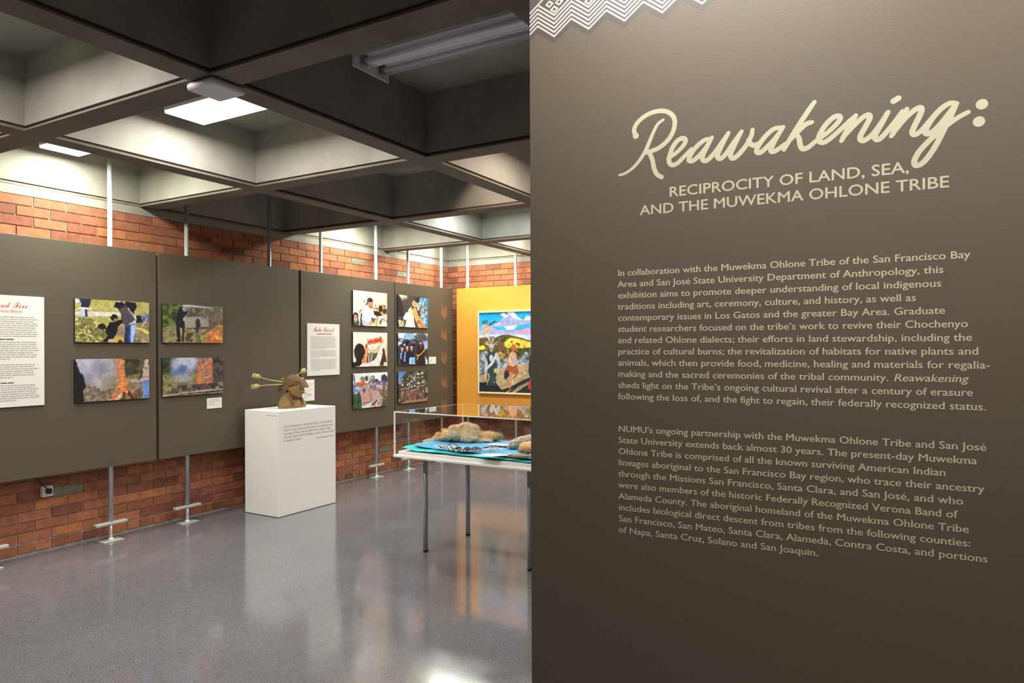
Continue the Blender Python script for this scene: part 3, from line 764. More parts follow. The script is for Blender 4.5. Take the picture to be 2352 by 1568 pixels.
def pic_gather():        # people bending over brush beside a lawn and a path
    p = Pic(150, 86, (158, 150, 84)); p.speck(ALL, [(140, 134, 70), (176, 168, 104)], 30, 20, 1, .55, .6)
    p.poly([(0, .30), (.55, .27), (1, .40), (1, .45), (.55, .37), (0, .40)], (196, 190, 186))
    p.poly([(.70, .45), (1, .45), (1, 1), (.72, 1)], (136, 120, 92)); p.speck([(.72, .5), (1, .5), (1, 1), (.72, 1)], [(104, 90, 70), (164, 148, 112)], 24, 18, 3, .6)
    p.poly([(.80, .62), (.93, .66), (1, .74), (.97, .78), (.86, .69), (.80, .66)], (206, 190, 80))
    b = [(0, .45), (.16, .42), (.34, .55), (.46, .80), (.48, 1), (0, 1)]
    p.poly(b, (112, 108, 58)); p.speck(b, [(58, 56, 34), (168, 158, 96), (84, 86, 46), (190, 176, 120)], 40, 30, 7, .60)
    p.poly([(.04, 0), (.20, 0), (.19, .16), (.17, .22), (.07, .22), (.08, .1)], (34, 34, 62)); p.ell(.03, .05, .03, .05, (190, 190, 206))
    p.poly([(.08, .2), (.17, .2), (.165, .42), (.13, .45), (.11, .3), (.10, .44), (.07, .42)], (168, 176, 208)); p.poly([(.13, .24), (.165, .24), (.16, .42), (.13, .42)], (38, 40, 62))
    p.line([(0, .27), (.07, .21), (.16, .22), (.21, .21)], .006, (226, 220, 212))
    p.poly([(.64, .01), (.80, .02), (.81, .12), (.77, .34), (.72, .26), (.66, .12)], (26, 23, 26))
    p.poly([(.55, .10), (.63, .10), (.70, .16), (.77, .34), (.80, .46), (.74, .55), (.67, .58), (.62, .56), (.59, .30)], (72, 62, 74)); p.line([(.70, .18), (.78, .36)], .012, (150, 142, 150))
    p.poly([(.49, .15), (.53, .03), (.61, .02), (.66, .10), (.59, .20), (.53, .17)], (28, 22, 26)); p.line([(.52, .02), (.58, .03)], .008, (150, 170, 186))
    p.poly([(.68, .58), (.80, .46), (.815, .54), (.74, .60)], (196, 190, 186))
    p.poly([(.65, .58), (.81, .53), (.79, 1), (.64, 1)], (58, 66, 120)); p.poly([(.74, .58), (.815, .54), (.79, .8), (.77, 1), (.73, 1)], (150, 172, 222)); p.poly([(.66, .62), (.72, .6), (.70, 1), (.645, 1)], (36, 38, 78))
    p.ell(.505, .41, .05, .075, (20, 18, 22)); p.ell(.52, .46, .02, .03, (120, 110, 112))
    p.poly([(.44, .52), (.55, .48), (.63, .44), (.62, .52), (.56, .60), (.55, .78), (.47, .96), (.34, .99), (.42, .84), (.38, .68)], (20, 18, 20)); p.ell(.34, .62, .05, .07, (26, 24, 24))
    p.poly([(.56, .62), (.64, .60), (.64, .82), (.55, .84)], (128, 108, 96)); p.poly([(.44, .92), (.62, .88), (.62, 1), (.42, 1)], (196, 158, 118)); p.ell(.60, .92, .03, .05, (214, 160, 44)); p.ell(.585, .97, .03, .05, (60, 44, 30))
    p.poly([(.81, .34), (.88, .34), (.90, .50), (.82, .52)], (26, 26, 36)); p.poly([(.90, .32), (1, .30), (1, .48), (.89, .50)], (94, 94, 120)); p.ell(.935, .32, .03, .05, (92, 134, 200)); p.line([(.90, .60), (.96, .38)], .006, (196, 180, 140))
    return p
def pic_field():         # a figure leaning on a staff, a brush fire at the right
    p = Pic(140, 90, (120, 112, 80)); p.fade(ALL, (104, 100, 78), (140, 128, 88))
    p.poly([(.18, 0), (.85, .05), (.84, .08), (.5, .06), (.3, .08)], (190, 192, 214)); p.poly([(.35, .08), (.85, .06), (1, .10), (1, .4), (.35, .36)], (104, 98, 84)); p.speck([(.35, .08), (1, .08), (1, .5), (.35, .4)], [(74, 72, 58), (134, 126, 108)], 26, 18, 4, .55)
    p.poly([(.36, .34), (.62, .30), (.74, .40), (.76, .56), (.36, .60)], (150, 140, 130)); p.line([(.36, .62), (.8, .60)], .012, (64, 56, 50))
    t = [(0, 0), (.34, 0), (.22, .2), (.2, .5), (0, .62)]; p.poly(t, (62, 74, 36)); p.speck(t, [(36, 46, 22), (98, 110, 54)], 22, 22, 8, .52)
    p.speck([(0, .6), (1, .64), (1, 1), (0, 1)], [(166, 152, 98), (98, 88, 62)], 34, 20, 2, .58); p.speck([(.36, .74), (.7, .7), (.7, .95), (.36, .95)], [(66, 60, 46)], 14, 10, 9, .48)
    p.poly([(.24, .16), (.29, .07), (.35, .05), (.39, .11), (.39, .22), (.36, .36), (.35, .60), (.22, .60), (.20, .40)], (28, 25, 36)); p.ell(.355, .12, .03, .06, (152, 142, 148)); p.ell(.345, .38, .02, .05, (172, 168, 180))
    p.poly([(.21, .6), (.27, .6), (.29, .98), (.24, .98)], (30, 27, 26)); p.poly([(.29, .6), (.35, .6), (.33, .98), (.30, .98)], (44, 38, 34)); p.poly([(.265, .62), (.31, .62), (.305, .86)], (180, 150, 118)); p.line([(.365, .3), (.36, .64)], .008, (168, 150, 128))
    p.poly([(.53, .42), (.56, .35), (.60, .40), (.61, .52), (.58, .66), (.57, .74), (.545, .72), (.525, .55)], (42, 44, 46)); p.speck([(.76, .25), (1, .2), (1, .55), (.76, .7)], [(96, 76, 70), (120, 98, 88)], 14, 14, 12, .45, .8)
    f = [(.68, 1), (.72, .74), (.84, .62), (.9, .52), (1, .50), (1, 1)]; p.poly(f, (206, 118, 60), .8); p.speck(f, [(240, 150, 50), (166, 88, 60), (246, 184, 96), (150, 110, 84)], 34, 24, 14, .53, .8)
    return p
def pic_fire():          # tall flame in smoke, a dark figure left and one in a pale waistcoat right
    p = Pic(150, 88, (124, 112, 102)); p.fade([(0, 0), (.6, 0), (.6, .8), (0, .8)], (160, 154, 170), (128, 116, 104)); p.speck(ALL, [(108, 98, 90), (144, 132, 122)], 22, 16, 3, .55, .6)
    p.ell(.18, .14, .26, .34, (168, 164, 184), .8, 0, .7); p.ell(.32, .22, .10, .16, (108, 108, 132), .6, .5, .8); p.ell(.14, .45, .10, .14, (120, 118, 140), .6, 0, .8); p.ell(.30, .58, .05, .18, (176, 172, 186), .6, -.5, .8)
    p.speck([(.12, .65), (.56, .6), (.62, 1), (.05, 1)], [(84, 68, 54), (150, 132, 112), (106, 88, 72)], 44, 26, 6, .56)
    t = [(.60, 0), (1, 0), (1, .45), (.66, .40)]; p.poly(t, (62, 58, 40)); p.speck(t, [(44, 42, 28), (86, 80, 56)], 26, 16, 9, .55); p.poly([(.70, .42), (.96, .36), (.96, .5), (.72, .52)], (112, 106, 66)); p.poly([(.72, .52), (.9, .50), (.9, .58), (.76, .60)], (168, 158, 142)); p.speck([(.62, .6), (.9, .58), (.9, 1), (.62, 1)], [(96, 76, 50), (134, 104, 66)], 18, 14, 10, .5)
    f = [(.50, 0), (.62, .02), (.66, .12), (.65, .30), (.70, .46), (.69, .62), (.68, .80), (.60, .94), (.50, .96), (.53, .6), (.54, .3)]; p.poly(f, (176, 100, 66), .6); p.speck(f, [(226, 122, 44), (130, 76, 56), (240, 156, 80), (150, 120, 104)], 34, 26, 15, .52, .75)
    p.poly([(.55, .25), (.61, .3), (.65, .52), (.66, .78), (.60, .84), (.57, .55)], (234, 122, 34), .45); p.speck([(.48, .85), (.85, .76), (.82, 1), (.44, 1)], [(206, 104, 50), (70, 44, 32), (226, 170, 120)], 26, 12, 19, .55); p.poly([(.65, .1), (.69, .25), (.70, .5), (.66, .42)], (60, 50, 50), .8)
    p.poly([(0, 0), (.03, .12), (.06, .28), (.11, .40), (.14, .62), (.10, .74), (.12, 1), (0, 1)], (24, 24, 26)); p.ell(.955, .10, .033, .065, (176, 162, 146))
    p.poly([(.92, .16), (1, .16), (1, .56), (.89, .56), (.90, .28)], (178, 154, 144)); p.line([(.91, .22), (.95, .26), (1, .24)], .006, (90, 74, 70)); p.line([(.89, .46), (1, .47)], .005, (120, 96, 90)); p.poly([(.90, .22), (.905, .40), (.86, .54), (.83, .56), (.87, .36)], (70, 62, 46)); p.ell(.835, .59, .015, .03, (172, 150, 132)); p.poly([(.89, .56), (1, .56), (1, 1), (.91, 1)], (102, 132, 192)); p.speck([(.89, .56), (1, .56), (1, 1), (.91, 1)], [(130, 160, 216), (76, 100, 160)], 16, 20, 22, .56, .7)
    return p
def pic_smoke():         # blue smoke and flame over ash
    p = Pic(140, 88, (90, 82, 66)); p.poly([(0, .44), (.7, .40), (1, .66), (1, 1), (0, 1)], (118, 108, 74)); p.speck([(0, .44), (1, .44), (1, 1), (0, 1)], [(96, 86, 60), (140, 128, 92)], 30, 20, 2, .55)
    p.poly([(0, 0), (.16, 0), (.18, .40), (0, .44)], (54, 62, 40)); p.speck([(0, 0), (.2, 0), (.2, .44), (0, .44)], [(36, 40, 30), (84, 96, 56)], 14, 14, 4, .55)
    p.ell(.33, .2, .20, .26, (150, 160, 184), .95, 0, .5); p.ell(.40, .10, .18, .16, (176, 182, 198), .9, 0, .7); p.ell(.26, .40, .13, .10, (90, 112, 152), .9, 0, .6); p.ell(.32, .28, .07, .10, (74, 96, 140), .8, .4, .8); p.ell(.32, .54, .16, .10, (158, 158, 164), .8, 0, .7)
    p.poly([(.80, 0), (1, 0), (1, .66), (.84, .72)], (70, 60, 56)); p.speck([(.8, 0), (1, 0), (1, .7), (.82, .7)], [(48, 42, 40), (92, 80, 76)], 16, 18, 6, .55)
    f = [(.56, .02), (.80, .0), (.82, .3), (.80, .58), (.84, .82), (.76, .80), (.66, .62), (.58, .80), (.53, .82), (.55, .4)]; p.poly(f, (168, 100, 86), .6); p.speck(f, [(226, 120, 62), (120, 72, 62), (206, 146, 128), (140, 120, 116)], 32, 24, 10, .52, .75); p.poly([(.56, .42), (.62, .44), (.66, .66), (.60, .82), (.53, .80)], (236, 128, 44), .55); p.poly([(.74, .05), (.81, .05), (.80, .4), (.74, .6)], (206, 104, 66), .5)
    p.speck([(.2, .72), (.9, .70), (1, .84), (1, .95), (.1, .96)], [(48, 42, 38), (92, 82, 76), (66, 50, 52)], 30, 14, 12, .48); p.poly([(.62, .72), (.72, .74), (.80, .86), (.62, .86)], (96, 64, 74)); p.line([(.02, .98), (.3, .93), (.6, .90), (1, .88)], .01, (172, 164, 160)); p.speck([(.5, .84), (1, .8), (1, .95), (.5, .95)], [(176, 168, 172)], 22, 10, 18, .64)
    return p
def pic_craft():         # a person in white working at a table, a child lower left
    p = Pic(100, 100, (222, 210, 194)); p.fade([(0, 0), (.45, 0), (.45, .8), (0, .8)], (224, 214, 204), (206, 196, 190)); p.speck([(.3, .0), (.46, 0), (.46, .3), (.32, .3)], [(168, 160, 172), (120, 112, 122)], 20, 20, 3, .6)
    p.poly([(.56, .46), (.72, .48), (.98, .45), (.98, .62), (.80, .70), (.60, .62)], (58, 40, 32)); p.speck([(.56, .38), (1, .36), (1, .72), (.6, .72)], [(34, 26, 24), (130, 74, 44), (188, 150, 90)], 18, 18, 5, .60); p.ell(.86, .42, .04, .08, (196, 142, 62)); p.ell(.80, .48, .05, .10, (30, 24, 22)); p.ell(.74, .66, .13, .09, (30, 22, 26)); p.poly([(.58, .48), (.68, .50), (.67, .56), (.58, .54)], (226, 206, 150))
    p.poly([(.66, .72), (1, .64), (1, 1), (.56, 1)], (216, 210, 196)); p.speck([(.75, .74), (1, .7), (1, 1), (.78, 1)], [(172, 164, 150), (90, 86, 84)], 18, 18, 9, .66); p.poly([(.66, .76), (.74, .77), (.71, 1), (.63, 1)], (186, 162, 108)); p.poly([(.78, .84), (.83, .86), (.80, .94), (.77, .93)], (64, 62, 62)); p.line([(.8, .6), (.92, .66)], .012, (220, 190, 150))
    p.poly([(.22, .66), (.30, .60), (.30, 1), (.20, 1)], (42, 36, 40)); p.poly([(.52, .72), (.68, .74), (.60, .92), (.53, .86)], (86, 84, 82))
    p.poly([(.27, .50), (.33, .40), (.42, .38), (.54, .46), (.58, .64), (.68, .70), (.66, .78), (.56, .76), (.53, .74), (.52, .92), (.46, .98), (.27, .98), (.25, .8)], (214, 214, 226)); p.poly([(.27, .84), (.46, .9), (.46, .98), (.27, .98)], (178, 172, 206)); p.poly([(.54, .5), (.6, .66), (.68, .70), (.66, .77), (.56, .74)], (206, 204, 200)); p.line([(.44, .5), (.46, .60), (.50, .68)], .006, (140, 136, 140)); p.ell(.41, .80, .025, .02, (170, 176, 172))
    p.ell(.495, .36, .075, .13, (192, 126, 96)); p.ell(.51, .44, .05, .05, (176, 100, 84)); p.poly([(.40, .34), (.42, .20), (.48, .165), (.55, .19), (.585, .27), (.54, .30), (.50, .32), (.44, .31)], (36, 38, 42)); p.poly([(.41, .32), (.44, .34), (.40, .40), (.345, .42)], (46, 40, 42)); p.line([(.29, .30), (.37, .345)], .008, (80, 74, 76)); p.ell(.55, .355, .012, .012, (60, 36, 30))
    p.ell(.71, .75, .045, .04, (226, 162, 132)); p.ell(.50, .91, .06, .07, (226, 168, 144)); p.ell(.515, .90, .012, .05, (170, 96, 76)); p.line([(.19, .62), (.22, .56), (.27, .55)], .01, (54, 48, 52))
    p.poly([(0, 1), (0, .80), (.05, .70), (.12, .74), (.18, .88), (.18, 1)], (36, 66, 44)); p.ell(.075, .75, .075, .13, (38, 28, 28)); p.ell(.075, .80, .048, .11, (204, 152, 148)); p.ell(.07, .77, .03, .012, (110, 66, 66)); p.ell(.08, .87, .02, .012, (150, 84, 84)); p.poly([(.13, .84), (.18, .90), (.18, 1), (.12, 1)], (44, 96, 62))
    return p
def pic_headband():      # from behind: arms lift a red beaded band
    p = Pic(100, 100, (222, 212, 200)); p.fade(ALL, (222, 216, 208), (220, 200, 168)); p.poly([(.93, .4), (1, .3), (1, 1), (.93, 1)], (214, 190, 150))
    p.poly([(.38, .30), (.44, .42), (.44, .60), (.38, .88), (.25, .9), (.30, .62), (.34, .42)], (214, 146, 98)); p.poly([(.36, .32), (.42, .40), (.36, .48)], (120, 80, 60))
    p.poly([(.42, .40), (.78, .34), (.78, .50), (.70, .62), (.42, .66)], (214, 206, 206)); p.poly([(.70, .38), (.80, .34), (.78, .52), (.68, .62)], (196, 178, 130)); p.poly([(.42, .50), (.70, .52), (.70, .60), (.42, .62)], (204, 190, 160)); p.line([(.42, .50), (.55, .53), (.72, .49)], .01, (160, 148, 120))
    p.poly([(.40, .60), (.72, .62), (.62, .82), (.38, .96)], (84, 72, 66)); p.speck([(.40, .58), (.74, .58), (.62, .85), (.38, .96)], [(58, 46, 44), (120, 104, 92)], 24, 8, 4, .52); p.line([(.45, .60), (.43, .9)], .01, (216, 208, 196)); p.line([(.55, .60), (.53, .8)], .01, (206, 196, 184))
    p.poly([(.86, .44), (.92, .52), (.97, .84), (.95, .90), (.90, .86), (.88, .98), (.76, .98), (.82, .76)], (58, 44, 40)); p.speck([(.86, .44), (.98, .84), (.9, .98), (.76, .98)], [(90, 60, 50), (36, 28, 26)], 16, 16, 6, .55)
    p.poly([(.14, .92), (.36, .92), (.60, .82), (.74, .62), (.80, .36), (.86, .38), (.86, .60), (.80, .84), (.72, .97), (.2, .99)], (216, 208, 204)); p.poly([(.2, .93), (.4, .93), (.5, .97), (.2, .99)], (214, 208, 220))
    p.ell(.185, .58, .155, .25, (30, 26, 32)); p.poly([(.09, .74), (.26, .78), (.24, .93), (.1, .97), (.08, .9)], (26, 22, 26)); p.poly([(0, .86), (.14, .84), (.21, .98), (0, 1)], (24, 20, 20)); p.poly([(.32, .62), (.36, .66), (.33, .88), (.24, .88), (.29, .72)], (206, 128, 76))
    p.poly([(.79, .20), (.86, .16), (.88, .24), (.86, .34), (.80, .34)], (206, 160, 110)); p.poly([(.40, .24), (.60, .21), (.79, .155), (.80, .28), (.62, .315), (.42, .345)], (226, 74, 40)); p.speck([(.40, .24), (.79, .16), (.80, .28), (.42, .34)], [(240, 104, 54), (200, 50, 34)], 22, 18, 9, .58)
    for i in range(15):
        t = i/14; p.ell(.39+.41*t, .205-.075*t**1.5, .009, .010, (48, 36, 34)); p.ell(.43+.37*t, .36-.065*t, .010, .010, (46, 34, 32))
    p.line([(.79, .13), (.81, .29)], .014, (120, 44, 34))
    return p
def pic_procession():    # a line of figures in tan, the first with an orange headpiece
    p = Pic(100, 100, (206, 206, 216)); p.fade([(0, 0), (1, 0), (1, .3), (0, .3)], (228, 228, 234), (190, 194, 206)); p.poly([(.80, .10), (.92, .06), (1, .16), (1, .32), (.82, .32)], (56, 60, 54)); p.poly([(.58, .26), (.66, .18), (.75, .24), (.78, .34), (.58, .34)], (52, 54, 50)); p.line([(.02, .04), (.06, .34)], .016, (70, 78, 74)); p.line([(.35, .16), (.44, .08)], .008, (80, 76, 74)); p.ell(.38, .16, .04, .07, (66, 64, 70))
    p.poly([(0, .32), (1, .28), (1, .50), (0, .62)], (118, 132, 172)); p.speck([(0, .3), (1, .26), (1, .5), (0, .62)], [(70, 76, 100), (166, 188, 226), (110, 90, 120)], 20, 14, 3, .52); p.ell(.95, .27, .05, .03, (92, 58, 160)); p.ell(.14, .42, .08, .04, (150, 180, 226))
    p.poly([(0, .60), (.25, .52), (.25, 1), (0, 1)], (52, 84, 54)); p.speck([(0, .6), (.25, .55), (.25, 1), (0, 1)], [(74, 104, 70), (36, 56, 38)], 14, 16, 5, .55); p.poly([(.82, .70), (1, .66), (1, 1), (.80, 1)], (74, 82, 56)); p.line([(.02, .6), (.05, 1)], .014, (40, 44, 44))
    p.poly([(.86, .40), (1, .38), (1, .74), (.90, .82), (.84, .6)], (128, 100, 78)); p.poly([(.76, .42), (.84, .40), (.88, .62), (.84, .95), (.78, .96), (.74, .6)], (166, 136, 128)); p.poly([(.68, .42), (.76, .44), (.80, .70), (.76, .98), (.70, .96)], (188, 154, 146)); p.speck([(.66, .36), (1, .34), (.96, .8), (.7, .98)], [(104, 72, 62), (206, 178, 170), (84, 80, 62)], 26, 16, 7, .58)
    p.poly([(.50, .30), (.62, .28), (.70, .46), (.72, .72), (.66, .95), (.52, .95), (.48, .6)], (180, 150, 148)); p.ell(.545, .17, .075, .09, (128, 96, 100)); p.speck([(.44, .12), (.62, .12), (.68, .52), (.46, .52)], [(84, 78, 96), (176, 158, 164), (130, 104, 110)], 18, 18, 9, .52); p.ell(.515, .32, .025, .035, (188, 182, 160))
    p.poly([(.18, .46), (.24, .42), (.34, .44), (.44, .42), (.50, .50), (.55, .78), (.52, .84), (.32, .95), (.26, .92), (.22, .70)], (184, 142, 134)); p.poly([(.42, .44), (.50, .50), (.55, .76), (.50, .82), (.46, .66)], (164, 116, 108)); p.line([(.30, .86), (.46, .84), (.52, .80)], .014, (136, 92, 84)); p.poly([(.26, .42), (.36, .42), (.33, .56), (.29, .54)], (48, 62, 108))
    p.ell(.31, .36, .065, .09, (196, 130, 90)); p.ell(.28, .16, .075, .075, (128, 122, 112)); p.poly([(.10, .28), (.20, .24), (.34, .21), (.34, .30), (.22, .34), (.12, .34)], (216, 98, 44)); p.ell(.15, .30, .06, .05, (206, 84, 40)); p.line([(.21, .34), (.34, .31)], .008, (60, 40, 40)); p.poly([(.58, .92), (.66, .90), (.66, 1), (.57, 1)], (214, 150, 92)); p.line([(.55, .93), (.68, .82)], .02, (52, 44, 42)); p.ell(.48, .96, .03, .03, (198, 188, 206))
    return p
def pic_dressing():      # hands tie white cloth at a person's neck, blue at the right
    p = Pic(96, 100, (66, 60, 60)); p.poly([(.02, 0), (.30, .02), (.27, .08), (.10, .12)], (214, 198, 172)); p.line([(.1, .17), (.30, .07)], .03, (150, 126, 106)); p.poly([(0, .06), (.08, .10), (.15, .30), (.20, .62), (.12, .72), (0, .72)], (34, 32, 34)); p.speck([(0, .4), (.2, .4), (.2, .72), (0, .72)], [(70, 70, 68)], 14, 14, 3, .6)
    b = [(.70, .03), (.98, .04), (1, 1), (.72, .96), (.60, .5), (.66, .2)]; p.poly(b, (50, 150, 196)); p.poly([(.80, .03), (1, .04), (1, 1), (.86, .9), (.92, .4)], (28, 128, 190)); p.speck([(.62, .25), (.80, .12), (.98, .30), (.93, .95), (.80, .9), (.64, .6)], [(214, 208, 206), (150, 52, 52), (90, 70, 70), (206, 190, 110), (180, 176, 220)], 22, 26, 5, .60); p.line([(.87, .06), (.74, .42)], .022, (120, 60, 60)); p.line([(.90, .06), (.80, .26)], .014, (226, 220, 216)); p.poly([(.60, .48), (.72, .42), (.74, .70), (.66, .64)], (74, 54, 44))
    p.poly([(0, .76), (.20, .80), (.18, .98), (.04, .98)], (178, 176, 140)); p.line([(.09, .9), (.14, .80)], .012, (140, 124, 80)); p.poly([(.17, .66), (.26, .54), (.34, .50), (.34, .68), (.24, .78), (.17, .74)], (206, 206, 216)); p.poly([(.34, .44), (.44, .34), (.50, .60), (.56, .98), (.22, .98), (.28, .74)], (220, 214, 208)); p.poly([(.40, .52), (.48, .44), (.50, .64), (.42, .64)], (228, 188, 144))
    p.poly([(.54, .06), (.72, .02), (.70, .16), (.64, .22), (.56, .18)], (38, 28, 26)); p.poly([(.46, .18), (.52, .14), (.60, .20), (.68, .24), (.62, .34), (.52, .36), (.46, .28)], (222, 158, 116)); p.line([(.52, .2), (.55, .3)], .012, (160, 96, 66))
    p.poly([(.46, .42), (.52, .38), (.58, .38), (.66, .60), (.80, .80), (.94, .98), (.70, .99), (.60, .84), (.52, .62)], (222, 158, 92)); p.poly([(.66, .70), (.80, .82), (.94, .98), (.74, .98)], (206, 122, 70)); p.ell(.665, .82, .05, .055, (54, 44, 50), 1, .5); p.ell(.665, .82, .025, .03, (190, 184, 190), 1, .5); p.line([(.44, .40), (.48, .36)], .02, (84, 60, 50))
    return p
def pic_regalia():       # people in dark dress with blue and black feather headdresses
    p = Pic(96, 104, (206, 212, 226)); p.poly([(0, .22), (.3, .18), (1, .2), (1, 1), (0, 1)], (48, 48, 62)); p.poly([(.82, .2), (1, .2), (1, .5), (.86, .5)], (150, 170, 216))
    for i in range(13):
        a = -2.6+2.0*i/12; p.line([(.38, .22), (.38+.19*math.cos(a), .22+.24*math.sin(a))], .020, (142, 178, 222) if i % 2 else (112, 150, 206))
    p.speck([(0, .1), (.24, .1), (.24, .4), (0, .5)], [(84, 110, 160), (60, 60, 80), (190, 200, 220)], 16, 16, 3, .52); p.speck([(.2, .22), (.56, .2), (.58, .40), (.2, .42)], [(34, 34, 44), (80, 88, 116), (20, 20, 26)], 24, 14, 5, .5)
    for i in range(22):
        a = -2.9+2.7*i/21; p.line([(.76, .26), (.76+.27*math.cos(a), .26+.27*math.sin(a))], .014, [(28, 27, 32), (58, 58, 64), (120, 122, 132)][i % 3])
    p.poly([(.64, .40), (.74, .30), (.86, .36), (.90, .60), (.88, 1), (.64, 1), (.62, .6)], (36, 30, 34)); p.ell(.76, .34, .05, .06, (70, 50, 46)); p.poly([(.74, .34), (.80, .34), (.79, .48), (.76, .48)], (130, 50, 44)); p.speck([(.66, .24), (.86, .24), (.84, .34), (.68, .34)], [(176, 180, 190)], 20, 12, 8, .58); p.line([(.92, .50), (.78, .66), (.66, .72), (.64, .84)], .014, (222, 176, 52)); p.line([(.66, .72), (.62, .68)], .012, (222, 176, 52)); p.poly([(.90, .7), (1, .9), (1, 1), (.92, 1)], (190, 206, 236))
    for x, y in ((.30, .44), (.44, .44), (.13, .48)):
        p.ell(x, y-.03, .06, .08, (34, 28, 30)); p.ell(x, y, .042, .065, (206, 150, 132)); p.ell(x, y-.05, .05, .025, (36, 34, 44)); p.poly([(x-.08, y+.20), (x-.04, y+.09), (x+.04, y+.09), (x+.08, y+.20), (x+.1, 1), (x-.1, 1)], (26, 24, 34)); p.poly([(x-.03, y+.06), (x+.03, y+.06), (x, y+.15)], (196, 138, 118))
    p.poly([(.36, .80), (.46, .74), (.56, .80), (.56, .98), (.36, .98)], (104, 166, 222)); p.speck([(.36, .76), (.56, .76), (.56, .98), (.36, .98)], [(60, 110, 190), (170, 206, 236)], 18, 14, 11, .55); p.poly([(.20, .60), (.26, .58), (.24, .9), (.18, .88)], (96, 134, 200)); p.poly([(.07, .62), (.12, .6), (.12, .82), (.06, .8)], (120, 146, 206)); p.poly([(0, .76), (.06, .8), (.10, 1), (0, 1)], (64, 60, 50)); p.speck([(0, .8), (.4, .85), (.4, 1), (0, 1)], [(150, 140, 160)], 22, 12, 15, .68)
    return p
def pic_circle():        # a row of dancers in long brown skirts before trees
    p = Pic(96, 104, (62, 60, 48)); p.speck([(0, 0), (1, 0), (1, .5), (0, .5)], [(42, 42, 32), (92, 92, 74), (150, 148, 138)], 22, 18, 3, .60); p.poly([(0, 0), (.28, 0), (.20, .10), (.10, .20), (0, .26)], (82, 124, 196)); p.ell(.05, .30, .08, .08, (120, 150, 190), .8, 0, .6); p.ell(.66, .10, .06, .03, (206, 206, 206)); p.ell(.80, .08, .05, .03, (212, 208, 204)); p.ell(.52, .22, .03, .04, (206, 204, 200))
    p.poly([(0, .84), (1, .82), (1, 1), (0, 1)], (152, 116, 100)); p.poly([(0, .96), (.24, .86), (.34, .88), (.06, 1), (0, 1)], (64, 40, 36))
    for i, (x, h_) in enumerate(((.14, .34), (.31, .34), (.44, .42), (.54, .40), (.67, .32), (.82, .30))):
        p.poly([(x-.05, h_+.14), (x+.05, h_+.14), (x+.08, .90), (x-.09, .92)], (118, 88, 80)); p.speck([(x-.05, h_+.14), (x+.05, h_+.14), (x+.08, .90), (x-.09, .92)], [(72, 50, 46), (150, 120, 110), (92, 68, 60)], 40, 10, 20+i, .52); p.ell(x, h_+.10, .05, .06, (58, 46, 44)); p.ell(x, h_+.08, .03, .03, (200, 204, 212)); p.ell(x, h_-.01, .028, .042, (140, 100, 84)); p.ell(x, h_-.04, .03, .03, (40, 34, 32)); p.ell(x, h_-.10, .018, .03, (206, 206, 208)); p.line([(x-.06, h_+.20), (x+.08, h_+.18)], .010, (190, 158, 140))
    p.poly([(.90, .74), (.98, .70), (.94, .90), (.88, .88)], (48, 38, 34)); p.poly([(.92, .56), (1, .54), (1, .72), (.94, .72)], (170, 144, 124))
    return p
